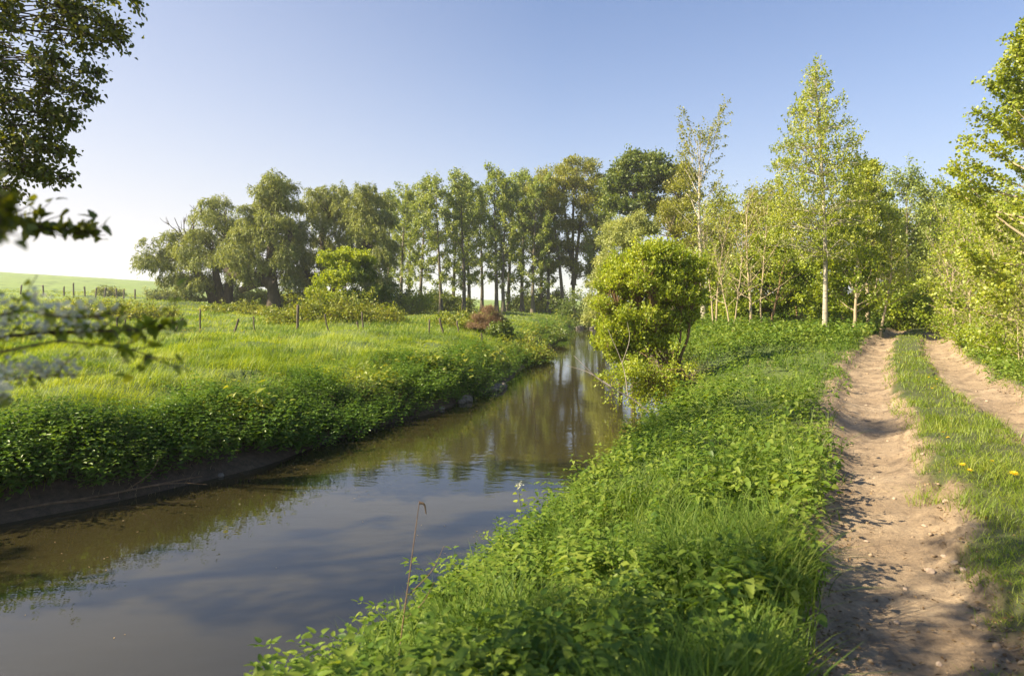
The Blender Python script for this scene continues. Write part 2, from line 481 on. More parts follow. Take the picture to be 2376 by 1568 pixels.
def build_track():
    ys = [-6.0]
    while ys[-1] < 53: ys.append(ys[-1] + .018 + .006 * max(abs(ys[-1]) - 2, 0))
    ys = np.array(ys); t = np.linspace(-2.25, 2.25, 200)
    Yc, T = np.meshgrid(ys, t, indexing='ij')
    sl = (XC(Yc + .2) - XC(Yc - .2)) / .4; c = 1 / np.sqrt(1 + sl * sl)
    # keep rows along x so that surf() and this sheet agree
    X = XC(Yc) + T / CC(Yc)
    z = land(X, Yc) + track_profile(Yc * 1.13, T)
    ta = np.abs(T); edge = (vnoise(Yc * 1.13, T, .5, 31) - .5) * .35
    turf = np.maximum(1 - sstep(.30, .52, ta + edge), sstep(1.42, 1.7, ta + edge))
    V = np.stack([X, Yc, z], -1).reshape(-1, 3); n = len(t)
    i = np.arange(len(ys) - 1)[:, None] * n; j = np.arange(n - 1)[None]
    Q = np.stack([i + j, i + j + 1, i + n + j + 1, i + n + j], -1).reshape(-1, 4)
    tag(link('dirt_track', make_mesh('dirt_track', V, Q, None, track_mat(), True, {'turf': turf.ravel()})), 'two rutted bare earth wheel tracks with a grassy middle', None, None, 'structure')


SUN_EL, SUN_AZ = 37.0, -106.0                # azimuth clockwise from the viewing direction +Y


def build_light():
    w = bpy.data.worlds.new('World'); SC.world = w; w.use_nodes = True
    nt = w.node_tree; nt.nodes.clear()
    s = nt.nodes.new('ShaderNodeTexSky'); s.sky_type = 'NISHITA'; s.sun_disc = False
    s.sun_elevation = math.radians(SUN_EL); s.sun_rotation = math.radians(SUN_AZ)
    s.altitude = 80; s.air_density = 1.0; s.dust_density = 1.2; s.ozone_density = 2.5
    b = nt.nodes.new('ShaderNodeBackground'); b.inputs['Strength'].default_value = .066
    # pale ground haze low in the sky, stronger towards the sun's side
    tc = nd(nt, 'ShaderNodeTexCoord'); sp = nd(nt, 'ShaderNodeSeparateXYZ'); nt.links.new(tc.outputs['Generated'], sp.inputs[0])
    def mth(op, a, b_=None, c_=None, clamp=False):
        n = nd(nt, 'ShaderNodeMath', operation=op); n.use_clamp = clamp
        for i, v in enumerate((a, b_, c_)):
            if v is None: continue
            if isinstance(v, (int, float)): n.inputs[i].default_value = v
            else: nt.links.new(v, n.inputs[i])
        return n.outputs[0]
    zz = mth('MAXIMUM', sp.outputs['Z'], 0.0)
    f = mth('MULTIPLY', mth('EXPONENT', mth('MULTIPLY', zz, -5.2)), .95)
    side = mth('MULTIPLY', mth('MULTIPLY_ADD', sp.outputs['X'], -.9, .05, True), mth('SUBTRACT', 1.0, zz))
    fac = mth('MULTIPLY_ADD', side, .8, f, True)
    tint = nd(nt, 'ShaderNodeMix', data_type='RGBA', blend_type='MULTIPLY'); tint.inputs[0].default_value = 1; nt.links.new(s.outputs[0], tint.inputs[6]); tint.inputs[7].default_value = (.66, .81, 1.0, 1)
    sky = mixc(nt, fac, tint.outputs[2], (5.15, 5.0, 5.2))
    o = nt.nodes.new('ShaderNodeOutputWorld'); nt.links.new(sky, b.inputs[0]); nt.links.new(b.outputs[0], o.inputs[0])
    l = bpy.data.lights.new('sun', 'SUN'); l.energy = 5.0; l.angle = math.radians(.53); l.color = (1.0, .84, .60)
    so = bpy.data.objects.new('sun', l); COL.objects.link(so)
    el, az = math.radians(SUN_EL), math.radians(SUN_AZ)
    from mathutils import Vector
    d = Vector((math.sin(az) * math.cos(el), math.cos(az) * math.cos(el), math.sin(el)))
    so.rotation_euler = d.to_track_quat('Z', 'Y').to_euler(); so.location = d * 50
    cam = bpy.data.cameras.new('camera'); co = bpy.data.objects.new('camera', cam); COL.objects.link(co)
    co.location = (0, 0, CAM_Z); co.rotation_euler = (PI / 2, 0, 0)
    cam.sensor_width = 36; cam.lens = 36 * F / 1024; cam.shift_y = -(337.5 - HOR) / 1024
    cam.clip_start = .05; cam.clip_end = 6000
    cam.dof.use_dof = True; cam.dof.focus_distance = 14; cam.dof.aperture_fstop = 2.8
    SC.camera = co
    v = SC.view_settings; v.view_transform = 'Standard'; v.look = 'None'; v.exposure = 1.5; v.gamma = 1
    SC.cycles.max_bounces = 7; SC.cycles.diffuse_bounces = 4; SC.cycles.transmission_bounces = 5; SC.cycles.glossy_bounces = 3
    SC.cycles.use_denoising = True
    SC.render.use_persistent_data = False


build_ground(); build_water(); build_track(); build_light()

# ================================================================== grass, nettles and herbs (what nobody could count)
M = {}
M['grass'] = leaf_mat('meadow_grass_blade', (.055, .105, .012), (.120, .190, .018), (.215, .270, .040), trans=.45, gloss=0.025, clump=.45, tcol=(1.7, 1.5, .5))
M['grass_near'] = leaf_mat('verge_grass_blade', (.026, .062, .014), (.062, .118, .022), (.125, .175, .044), trans=.40, gloss=0.012, rough=.6, clump=.9, tcol=(1.6, 1.6, .6))
M['grass_track'] = leaf_mat('track_grass_blade', (.050, .095, .012), (.105, .170, .018), (.195, .240, .045), trans=.42, gloss=0.025, clump=1.5)
M['straw'] = leaf_mat('dry_straw', (.11, .075, .048), (.18, .135, .092), (.25, .205, .155), trans=.2, tcol=(1.2, 1.1, .8), gloss=0.015)
M['nettle'] = leaf_mat('nettle_leaf', (.026, .064, .014), (.058, .118, .022), (.110, .175, .045), trans=.32, gloss=0.025, rough=.36, clump=.6, tcol=(1.7, 1.7, .5))
M['herb'] = leaf_mat('herb_leaf', (.028, .068, .014), (.074, .132, .022), (.150, .200, .048), trans=.38, gloss=0.018, rough=.5, clump=.7, tcol=(1.6, 1.55, .55))
M['bramble'] = leaf_mat('bramble_leaf', (.045, .085, .012), (.115, .160, .022), (.210, .240, .045), trans=.36, gloss=0.035, clump=.8)
M['stem'] = plain_mat('green_stem', (.06, .10, .025), (.13, .15, .05))
M['buttercup'] = leaf_mat('buttercup_petal', (.36, .30, .02), (.47, .38, .02), (.54, .46, .04), trans=.3, tcol=(1, 1, .6))
M['white_petal'] = leaf_mat('white_petal', (.29, .32, .38), (.37, .41, .48), (.45, .50, .58), trans=.3, tcol=(1, 1, .95), gloss=0.010)


def wedge(n, d0, d1, rng, u0=-1.05, u1=1.05):
    """points spread evenly over the view, so nearer ground gets more per square metre"""
    D = np.exp(rng.uniform(math.log(d0), math.log(d1), n)); u = rng.uniform(u0, u1, n)
    return u * D, D


def stuff(name, me, label):
    return tag(link(name, me), label, None, None, 'stuff')


def grass_field(name, label, x, y, hfun, wfun, mat, rng, seg=2, wind=None, keep=None, bend=(.25, .9)):
    if keep is not None: x, y = x[keep], y[keep]
    n = len(x); P = np.stack([x, y, surf(x, y) - .02], 1)
    r = np.hypot(x, y)
    az = rng.uniform(0, 2 * PI, n) if wind is None else wind + rng.normal(0, .9, n) + (vnoise(x, y, 2.5, 41) - .5) * 3
    H = hfun(x, y, r) * rng.uniform(.55, 1.25, n)
    b = rng.uniform(*bend, n) * (.6 + .8 * vnoise(x, y, 1.3, 42))
    V, Q, T = blades(P, az, H, wfun(r) * rng.uniform(.7, 1.3, n), b, rng, seg)
    return stuff(name, make_mesh(name, V, Q, T, mat), label)


rng = np.random.default_rng(5)
# ---- left meadow
x, y = wedge(430000, 6.5, 62, rng, -1.05, .25)
a = dL(x, y)
pr = sstep(.7, 1.9, a + (vnoise(x, y, 1.2, 43) - .5) * 2.2)
tuft = vnoise(x, y, .55, 44)
k = (rng.random(len(x)) < pr * (.35 + .65 * sstep(.3, .6, tuft)))
grass_field('meadow_grass', 'lush sunlit grass of the left meadow running up to the fence', x, y,
            lambda x, y, r: (.13 + .42 * vnoise(x, y, .8, 45) ** 1.6) * (.7 + .7 * vnoise(x, y, 3, 46)) * np.interp(r, [8, 25, 60], [1.15, .95, .7]),
            lambda r: np.maximum(.0055, r * .00062), M['grass'], rng, 3, wind=.3, keep=k, bend=(.3, 1.15))
# ---- darker taller tussocks in it
M['tussock'] = leaf_mat('tussock_blade', (.034, .078, .012), (.070, .135, .018), (.130, .200, .034), trans=.40, gloss=.02, clump=.8, tcol=(1.6, 1.5, .5))
x, y = wedge(240000, 7, 60, rng, -1.05, .25)
k = (rng.random(len(x)) < sstep(1.2, 2.4, dL(x, y)) * np.maximum(sstep(.64, .74, vnoise(x, y, 1.5, 71)), sstep(.70, .78, vnoise(x, y, 3.4, 72))))
grass_field('meadow_tussocks', 'darker long grass tussocks dotted over the left meadow', x, y, lambda x, y, r: .26 + .34 * vnoise(x, y, .6, 73), lambda r: np.maximum(.006, r * .00062), M['tussock'], rng, 3, keep=k, bend=(.4, 1.3))
# ---- far meadow, pasture below the hill and the turf among the poplars
x, y = wedge(150000, 58, 150, rng, -1.0, .9)
k = (np.maximum(dL(x, y), dR(x, y)) > 1.2)
grass_field('pasture_grass', 'short bright pasture grass beyond the fence and among the poplars', x, y,
            lambda x, y, r: .10 + .22 * vnoise(x, y, 2.0, 47), lambda r: r * .0010, M['grass'], rng, 2, keep=k)

# ---- left bank: dark nettles


def nettle_template(rng, n_w=7, h=.6, L=.085, W=.052, kind='ovate'):
    P, A, N, Ls, Ws = [], [], [], [], []
    for i in range(n_w):
        u = (i + 1) / n_w; z = h * (.18 + .82 * u); s = (1.15 - .65 * u ** 2)
        for kk in range(4 if i % 2 else 2):
            az = i * PI / 2 + kk * 2 * PI / (4 if i % 2 else 2) + rng.normal(0, .25)
            el = rng.uniform(-.35, .25) + .35 * (u > .9)
            d = np.array([math.cos(az) * math.cos(el), math.sin(az) * math.cos(el), math.sin(el)])
            P.append([d[0] * .02, d[1] * .02, z]); A.append(d); N.append([rng.normal(0, .2), rng.normal(0, .2), 1]); Ls.append(L * s * rng.uniform(.8, 1.2)); Ws.append(W * s * rng.uniform(.85, 1.15))
    return leaves(np.array(P), np.array(A), np.array(N), Ls, Ws, kind, .16, .22)


def cover(name, label, x, y, templates, mat, rng, sc, keep=None, tilt=.25, lift=0.0):
    if keep is not None: x, y = x[keep], y[keep]
    P = np.stack([x, y, surf(x, y) - .03 + lift], 1); n = len(x); g = Geo(); which = rng.integers(0, len(templates), n)
    S = sc(x, y, np.hypot(x, y)) * rng.uniform(.7, 1.25, n); t = rng.normal(0, tilt, (n, 2))
    for i, (tv, tq) in enumerate(templates):
        w = which == i
        if w.any():
            V, Q = stamp(tv, tq, P[w], rng.uniform(0, 2 * PI, w.sum()), S[w], t[w]); g.add(V, Q)
    return stuff(name, g.mesh(name, mat), label)


HT = []
for kind_i in range(5):
    n = int(rng.integers(7, 12)); P, A, N, Ls, Ws = [], [], [], [], []
    h = rng.uniform(.16, .34)
    for i in range(n):
        az = i * 2.4 + rng.normal(0, .3); el = rng.uniform(-.5, .35); rr = rng.uniform(.02, .15)
        z = h * rng.uniform(.35, 1.05)
        P.append([math.cos(az) * rr, math.sin(az) * rr, z]); A.append([math.cos(az) * math.cos(el), math.sin(az) * math.cos(el), math.sin(el)])
        N.append([rng.normal(0, .5), rng.normal(0, .5), 1]); s = rng.uniform(.035, .080); Ls.append(s); Ws.append(s * rng.uniform(.72, 1.0))
    HT.append(leaves(np.array(P), np.array(A), np.array(N), Ls, Ws, 'serrate', .12, .25))
NT = [nettle_template(rng, int(rng.integers(5, 9)), rng.uniform(.42, .62)) for _ in range(6)]
x, y = wedge(110000, 6.2, 95, rng, -1.05, .3)
a = dL(x, y) + (vnoise(x, y, 1.5, 48) - .5) * .7
a0 = np.interp(y, [9, 12, 14], [.30, .12, -.28])
k = rng.random(len(x)) < sstep(a0, a0 + .4, a) * (1 - sstep(.9, 2.2, a + (vnoise(x, y, 1.8, 49) - .5) * 2.6))
cover('bank_nettles', 'dark nettles hanging over the steep left bank', x, y, NT, M['nettle'], rng,
      lambda x, y, r: (.55 + .85 * vnoise(x, y, 1.1, 50)) * np.interp(r, [8, 30, 90], [1, 1.15, 1.7]), k, tilt=.6)
# long grass flowing down over the bank among them
x, y = wedge(120000, 6.2, 60, rng, -1.05, .25)
a = dL(x, y); k = rng.random(len(x)) < sstep(.25, .8, a) * (1 - sstep(2.6, 4.0, a)) * sstep(.42, .60, vnoise(x, y, 1.25, 81) + .12 * sstep(.8, 2.2, a) - .03)
grass_field('bank_grass', 'long bright grass flowing down over the left bank between the nettles', x, y, lambda x, y, r: .40 + .30 * vnoise(x, y, .8, 82),
            lambda r: np.maximum(.007, r * .00065), M['grass'], rng, 4, wind=-.6, keep=k, bend=(.6, 1.5))
x, y = wedge(30000, 6.2, 90, rng, -1.05, .3)
a = dL(x, y); k = rng.random(len(x)) < sstep(.2, .7, a) * (1 - sstep(1.0, 2.1, a)) * sstep(.54, .68, vnoise(x, y, 1.7, 84))
cover('bank_brambles', 'lighter broad leaved weeds and brambles among the nettles of the left bank', x, y, HT, M['bramble'], rng,
      lambda x, y, r: (1.2 + .9 * vnoise(x, y, 1.2, 85)) * np.interp(r, [8, 30, 90], [1, 1.3, 2.2]), k, tilt=.5, lift=.08)
M['stalk'] = leaf_mat('bleached_stalk', (.13, .10, .08), (.20, .17, .14), (.27, .245, .22), trans=.2, tcol=(1.2, 1.1, .8), gloss=.02)
# pale dead stalks at the foot of the bank
x, y = wedge(26000, 6.5, 45, rng, -1.0, .2)
k = (rng.random(len(x)) < .8) & (np.abs(dL(x, y) - .5 - (vnoise(x, y, 1.3, 51) - .5) * .7) < .26)
grass_field('bank_stalks', 'bleached dead stalks at the foot of the left bank', x, y, lambda x, y, r: .16 + .22 * vnoise(x, y, .7, 52),
            lambda r: np.maximum(.006, r * .0006), M['stalk'], rng, 3, wind=-.6, keep=k, bend=(.6, 1.3))

# ---- right bank and verge between river and track
verge = lambda x, y: sstep(.15, .5, dR(x, y)) * (1 - sstep(-1.62, -1.30, dT(x, y) + (vnoise(x, y, .6, 53) - .5) * .42)) * (y < 60)
VT = [nettle_template(rng, int(rng.integers(4, 8)), rng.uniform(.28, .46), .075, .05, 'serrate') for _ in range(4)]

x, y = wedge(26000, 1.5, 60, rng, -.8, .95)
k = rng.random(len(x)) < .70 * verge(x, y) * sstep(.40, .64, vnoise(x, y, .9, 54) + .15 * (y > 8) - .12 * (y < 5) - .06 * (y < 3.4))
cover('verge_herbs', 'broad leaved green herbs covering the verge between river and track', x, y, HT, M['herb'], rng,
      lambda x, y, r: (.62 + .50 * vnoise(x, y, .9, 55)) * np.interp(r, [2, 12, 30, 60], [1, 1.0, 1.35, 2.0]), k, tilt=.2)
x, y = wedge(13000, 1.5, 60, rng, -.8, .95)
k = rng.random(len(x)) < verge(x, y) * (1 - sstep(1.4, 3.0, dR(x, y) + (vnoise(x, y, 1.5, 56) - .5) * 2) * .75)
cover('verge_nettles', 'fresh green nettles along the top of the right bank', x, y, VT, M['herb'], rng,
      lambda x, y, r: (.65 + .6 * vnoise(x, y, .9, 57)) * np.interp(r, [2, 12, 30, 60], [1, 1.05, 1.4, 2.0]), k, tilt=.22)
x, y = wedge(190000, 1.3, 40, rng, -.85, .95)
k = rng.random(len(x)) < verge(x, y) * (.20 + .80 * sstep(.41, .58, vnoise(x, y, .8, 58) + .17 * (y < 5.2) - .07 * (y > 9)))
grass_field('verge_grass', 'long arching grass on the verge beside the track', x, y,
            lambda x, y, r: (.17 + .44 * vnoise(x, y, .5, 59) ** 1.3) * np.interp(y, [2, 4, 7], [1.1, 1.1, .95]), lambda r: np.maximum(.0105, r * .0008), M['grass_near'], rng, 4, keep=k, bend=(.3, 1.05))
x, y = wedge(24000, 1.5, 40, rng, -.8, .95)
k = rng.random(len(x)) < verge(x, y) * np.maximum(sstep(.56, .72, vnoise(x, y, .9, 60)), 3 * np.exp(-((x - .25) ** 2 + (y - 3.0) ** 2) / .09))
grass_field('verge_straw', 'dry straw stems caught in the verge grass', x, y, lambda x, y, r: .16 + .2 * vnoise(x, y, .5, 61),
            lambda r: np.maximum(.0034, r * .0005), M['straw'], rng, 3, keep=k, bend=(1.5, 2.3))

# ---- grassy middle of the track and its frayed edges
x, y = wedge(230000, 2.2, 53, rng, .2, 1.2)
t = dT(x, y); ta = np.abs(t)
k = rng.random(len(x)) < (1 - sstep(.40, .62, ta + (vnoise(x, y, .45, 62) - .5) * .40)) * (.45 + .55 * sstep(.25, .5, vnoise(x, y, .4, 63)))
k |= rng.random(len(x)) < .7 * sstep(1.30, 1.6, t + (vnoise(x, y, .6, 64) - .5) * .4) * (t < 2.3)
grass_field('track_grass', 'short trodden grass along the middle of the track', x, y,
            lambda x, y, r: .06 + .20 * vnoise(x, y, .4, 65) ** 1.4, lambda r: np.maximum(.0050, r * .00075), M['grass_track'], rng, 3, keep=k, bend=(.4, 1.2))

# ---- dead leaves and bits of straw along the edges of the ruts
M['litter'] = leaf_mat('leaf_litter', (.050, .032, .022), (.100, .068, .045), (.165, .125, .090), trans=.1, tcol=(1, 1, 1), gloss=.01)
x, y = wedge(52000, 2.0, 40, rng, .2, 1.25); t = dT(x, y); ta = np.abs(t)
k = rng.random(len(x)) < (ta < 1.7) * (.05 + .85 * np.exp(-((t + 1.42) / .16) ** 2) + .35 * np.exp(-((ta - .50) / .10) ** 2) + .4 * np.exp(-((t - 1.4) / .15) ** 2))
x, y = x[k], y[k]; n = len(x); r = np.hypot(x, y); az = rng.uniform(0, 2 * PI, n)
V, Q = leaves(np.stack([x, y, surf(x, y) + .004 + rng.uniform(0, .01, n)], 1), np.stack([np.cos(az), np.sin(az), rng.normal(0, .25, n)], 1), np.stack([rng.normal(0, .35, n), rng.normal(0, .35, n), np.ones(n)], 1),
              rng.uniform(.015, .05, n) * np.maximum(1, r / 14), rng.uniform(.004, .022, n) * np.maximum(1, r / 14), 'diamond')
stuff('leaf_litter', make_mesh('leaf_litter', V, Q, None, M['litter']), 'brown leaf litter and straw bits along the edges of the wheel ruts')

# ---- crumbs of earth and grit on the track
import bmesh as _bm
_b = _bm.new(); _bm.ops.create_icosphere(_b, subdivisions=1, radius=1); tv = np.array([v.co[:] for v in _b.verts]); tf = np.array([[v.index for v in f.verts] for f in _b.faces]); _b.free()
x, y = wedge(17000, 2.0, 30, rng, .2, 1.25); t = dT(x, y); ta = np.abs(t)
k = rng.random(len(x)) < (ta < 1.6) * (.10 + .9 * np.exp(-((ta - .52) / .10) ** 2) + .35 * np.exp(-((ta - 1.3) / .15) ** 2)) * (ta > .36)
x, y = x[k], y[k]; n = len(x); r = np.hypot(x, y); sz = np.minimum(.003 + .0045 * rng.exponential(1, n), .022) * np.maximum(1, r / 9)
P = np.stack([x, y, surf(x, y) + sz * .3], 1); j = rng.integers(0, 5, n); g = Geo()
for q in range(5):
    tq = tv * (1 + rng.normal(0, .22, (len(tv), 1))) * np.array([1, .8, .65]); w = j == q
    V, T = stamp(tq, tf, P[w], rng.uniform(0, 6.28, w.sum()), sz[w]); g.add(V, None, T)
M['crumb'] = plain_mat('earth_crumb', (.15, .105, .065), (.34, .26, .17), 1.5, .95)
stuff('track_crumbs', g.mesh('track_crumbs', M['crumb']), 'crumbs of dry earth and grit along the wheel ruts')

# ---- right of the track and under the wood
x, y = wedge(34000, 4, 70, rng, .1, 1.25)
t = dT(x, y)
side = sstep(1.45, 1.8, t + (vnoise(x, y, .8, 66) - .5) * .5) * (y < 54)
k = rng.random(len(x)) < side
cover('wayside_herbs', 'low leafy plants along the right edge of the track', x, y, HT, M['herb'], rng,
      lambda x, y, r: (.6 + .5 * vnoise(x, y, 1.3, 67)) * np.interp(r, [5, 12, 30, 70], [1, 1.1, 1.5, 2.4]), k)
x, y = wedge(30000, 24, 110, rng, .10, 1.0)
k = (dR(x, y) > .6) & ((dT(x, y) < -1.6) | (y > 54)) & (rng.random(len(x)) < .8)
cover('woodland_herbs', 'sunlit leafy ground cover under the trees of the wood', x, y, HT, M['herb'], rng,
      lambda x, y, r: (.9 + .8 * vnoise(x, y, 2.1, 68)) * np.interp(r, [25, 50, 110], [1.1, 2.0, 3.4]), k)
# ---- scraps of leaf and froth drifting on the river
x, y = wedge(2600, 5, 60, rng, -.9, .4); k = (dL(x, y) < -.3) & (dR(x, y) < -.3) & (rng.random(len(x)) < sstep(.5, .8, vnoise(x, y, 2.5, 91)) + .06); x, y = x[k], y[k]; n = len(x); az = rng.uniform(0, 6.28, n); r = np.hypot(x, y)
V, Q = leaves(np.stack([x, y, np.full(n, WATER + .004)], 1), np.stack([np.cos(az), np.sin(az), 0 * az], 1), np.tile([0, 0, 1.], (n, 1)), rng.uniform(.012, .045, n) * np.maximum(1, r / 14), rng.uniform(.008, .02, n) * np.maximum(1, r / 14), 'ovate', .02, .0)
stuff('drifting_scraps', make_mesh('drifting_scraps', V, Q, None, M['stalk']), 'pale scraps of leaf and froth drifting on the river')
# ---- buttercups in the meadow
x, y = wedge(5200, 10, 62, rng, -1.0, .2)
k = (dL(x, y) > 4) & (rng.random(len(x)) < sstep(.5, .75, vnoise(x, y, 5, 69)) + .10)
x, y = x[k], y[k]; n = len(x); z = surf(x, y) + rng.uniform(.18, .42, n); r = np.hypot(x, y); g = Geo()
for q in range(3):
    az = rng.uniform(0, 2 * PI, n)
    V, Q = leaves(np.stack([x, y, z], 1), np.stack([np.cos(az), np.sin(az), rng.uniform(-.2, .5, n)], 1), np.stack([np.cos(az) * .3, -.6 + 0 * az, 1 + 0 * az], 1), np.maximum(.014, r * .0008), np.maximum(.014, r * .0008), 'diamond'); g.add(V, Q)
stuff('meadow_buttercups', g.mesh('meadow_buttercups', M['buttercup']), 'scattered yellow buttercups in the left meadow')

# ================================================================== trees and bushes
M['bark_pale'] = bark_mat('pale_poplar_bark', (.30, .27, .20), (.47, .43, .35), 5, marks=(.07, .06, .045))
M['bark_tan'] = bark_mat('tan_sapling_bark', (.26, .21, .13), (.46, .38, .25), 7)
M['bark_grey'] = bark_mat('grey_poplar_bark', (.085, .072, .050), (.19, .165, .115), 6)
M['bark_dark'] = bark_mat('dark_willow_bark', (.030, .022, .015), (.10, .075, .05), 5)
M['bark_brown'] = bark_mat('brown_stem_bark', (.10, .062, .032), (.24, .155, .085), 8)
M['bark_dead'] = bark_mat('bleached_dead_wood', (.22, .18, .14), (.42, .37, .31), 9)
M['l_poplar'] = leaf_mat('poplar_leaf', (.062, .108, .026), (.135, .195, .048), (.225, .280, .095), trans=.38, gloss=0.035, clump=.5, tcol=(1.6, 1.45, .55))
M['l_gold'] = leaf_mat('bronze_young_leaf', (.078, .098, .018), (.140, .165, .032), (.215, .235, .058), trans=.42, gloss=0.025, clump=.5, tcol=(1.45, 1.4, .5))
M['l_willow'] = leaf_mat('willow_leaf', (.060, .090, .028), (.125, .165, .055), (.205, .245, .100), trans=.34, gloss=0.025, clump=.45, tcol=(1.5, 1.4, .6))
M['l_silver'] = leaf_mat('silvery_willow_leaf', (.100, .140, .050), (.185, .235, .095), (.290, .330, .165), trans=.36, gloss=0.030, clump=.5, tcol=(1.5, 1.4, .7))
M['l_dark'] = leaf_mat('dark_crown_leaf', (.026, .054, .013), (.062, .102, .022), (.125, .165, .040), trans=.34, gloss=0.030, clump=.5)
M['l_lime'] = leaf_mat('lime_young_leaf', (.080, .136, .010), (.160, .228, .017), (.255, .315, .040), trans=.46, gloss=0.030, clump=.7, tcol=(1.6, 1.45, .4))
M['l_maple'] = leaf_mat('maple_leaf', (.055, .105, .008), (.130, .200, .012), (.235, .290, .025), trans=.46, gloss=0.030, clump=.6, tcol=(1.7, 1.5, .4))
M['l_aspen'] = leaf_mat('pale_poplar_leaf', (.075, .122, .014), (.160, .218, .022), (.270, .315, .055), trans=.44, gloss=0.040, clump=.6, tcol=(1.6, 1.45, .5))
M['l_ivy'] = leaf_mat('ivy_leaf', (.022, .050, .008), (.060, .105, .014), (.130, .185, .030), trans=.3, gloss=0.045, clump=.7)
M['l_brown'] = leaf_mat('russet_twig', (.080, .056, .045), (.145, .105, .085), (.225, .175, .145), trans=.15, tcol=(1.1, .9, .7), gloss=0.010, clump=1.5)
M['l_near'] = leaf_mat('near_tree_leaf', (.026, .046, .007), (.058, .084, .012), (.110, .132, .020), trans=.40, gloss=0.030, clump=.9, tcol=(1.6, 1.4, .4))


def crown_paths(rng, H, R, r0, env, t0=.25, n1=40, el=(-5, 65), up1=.3, n2=7, l2=.4, up2=.2, stems=1, spread=.12, wander=.10, base_r=.05, w1=.22, pw=1.0, jit=.25, lean=(0, 0), t1=.98, cosmin=.42):
    """trunk or stems, limbs on them and twigs on the limbs"""
    a = rng.uniform(0, 2 * PI) + np.arange(stems) * 2 * PI / stems + rng.normal(0, .3, stems)
    st = np.stack([np.cos(a) * base_r * (stems > 1), np.sin(a) * base_r * (stems > 1), np.full(stems, -.12)], 1)
    d = np.stack([np.cos(a) * spread * (stems > 1) + lean[0], np.sin(a) * spread * (stems > 1) + lean[1], np.ones(stems)], 1)
    hs = H * (1.0 if stems == 1 else 1) * (np.ones(stems) if stems == 1 else rng.uniform(.72, 1.0, stems))
    P0 = paths(st, d, hs + .12, 12, .5 if stems == 1 else .35, wander, rng)
    if stems == 1:                     # hold the height
        P0[:, :, 2] *= H / P0[0, -1, 2]
    ts = np.linspace(0, 1, 12); R0 = (r0 * (1 - ts) ** .85 + .012) * (1 + .55 * np.exp(-ts * 28)); R0 = np.broadcast_to(R0, (stems, 12)) * (1 if stems == 1 else rng.uniform(.7, 1.1, (stems, 1)))
    n = n1 * stems; i0 = np.repeat(np.arange(stems), n1)
    q = (np.tile(np.arange(n1), stems) + rng.random(n)) / n1; q = q ** pw; t = t0 + (t1 - t0) * q
    p, tan = at_path(P0, i0, t)
    az = np.arange(n) * 2.39996 + rng.normal(0, jit, n); e = np.radians(el[0] + (el[1] - el[0]) * q + rng.normal(0, 9, n))
    dd = np.stack([np.cos(az) * np.cos(e), np.sin(az) * np.cos(e), np.sin(e)], 1)
    ln = R * env(q) * rng.uniform(.72, 1.18, n) / np.maximum(np.cos(e), cosmin) + .05
    P1 = paths(p, dd, ln, 7, up1, w1, rng)
    ts = np.linspace(0, 1, 7); rb = np.minimum(r0 * .42, .010 + ln * .012)[:, None] * np.maximum(1 - t * .75, .25)[:, None]; R1 = rb * (1 - ts[None]) ** .8 + .004
    m = n * n2; i1 = np.repeat(np.arange(n), n2); u = .22 + .78 * (np.tile(np.arange(n2), n) + rng.random(m)) / n2
    p, tan = at_path(P1, i1, u)
    dd = unit(tan * .75 + unit(rng.normal(0, 1, (m, 3))) * .75)
    L2 = ln[i1] * l2 * (1.15 - .75 * u) * rng.uniform(.6, 1.3, m) + .12 * np.minimum(1, ln[i1])
    P2 = paths(p, dd, L2, 5, up2, .25, rng)
    top = np.percentile(P2[:, -1, 2], 99.6)          # the crown's top, not the leader, sets the height
    for P in (P0, P1, P2): P[:, :, 2] *= H / top
    return P0, R0, P1, R1, P2, L2


def wood_mesh(name, P0, R0, P1, R1, P2, mat, twig=0.0, k0=8, k1=5, twig_keep=1.0, rng=None, extra=None):
    g = Geo(); V, Q = tubes(P0, R0, k0); g.add(V, Q); V, Q = tubes(P1, R1, k1); g.add(V, Q)
    if twig > 0:
        pk = P2 if twig_keep >= 1 else P2[rng.random(len(P2)) < twig_keep]
        V, Q = tubes(pk, np.broadcast_to(np.linspace(twig, twig * .4, 5), (len(pk), 5)), 3); g.add(V, Q)
    if extra is not None: g.add(*extra)
    return g.mesh(name, mat, True)


def leaf_mesh(name, P2, L2, n, L, W, mat, rng, clump=.12, kind='diamond', up=.6, hang=.25, tipward=1.5, P1=None, on1=1.0, keep=None):
    if keep is not None: P2, L2 = P2[keep], L2[keep]
    if P1 is not None:                       # shoots clothed along the limb itself
        P2 = np.concatenate([P2, P1[:, 2:]]); L2 = np.concatenate([L2, on1 * np.linalg.norm(P1[:, -1] - P1[:, 2], axis=1)])
    w = np.maximum(L2, .05); i = rng.choice(len(P2), n, p=w / w.sum()); u = rng.random(n) ** (1 / tipward)
    p, tan = at_path(P2, i, u)
    p = p + rng.normal(0, clump, (n, 3))
    ax = unit(tan * .5 + rng.normal(0, .7, (n, 3)) - np.array([0, 0, hang])); nm = unit(rng.normal(0, .6, (n, 3)) + np.array([0, 0, up]))
    s = rng.uniform(.65, 1.3, n)
    V, Q = leaves(p, ax, nm, L * s, W * s, kind)
    return make_mesh(name, V, Q, None, mat)


def put_tree(name, label, cat, xd, D, wood, crown, group=None, rz=0, z=None, x=None, scale=1.0, crown_name='crown', wood_name='trunk', extra=()):
    X = U(xd) * D if x is None else x
    Z = float(ground(np.array([X]), np.array([D]))[0]) if z is None else z
    e = empty(name, (X, D, Z - .03), rz, scale)
    if wood is not None: link(wood_name, wood, e)
    if crown is not None: link(crown_name, crown, e)
    for nm, me in extra: link(nm, me, e)
    return tag(e, label, cat, group)


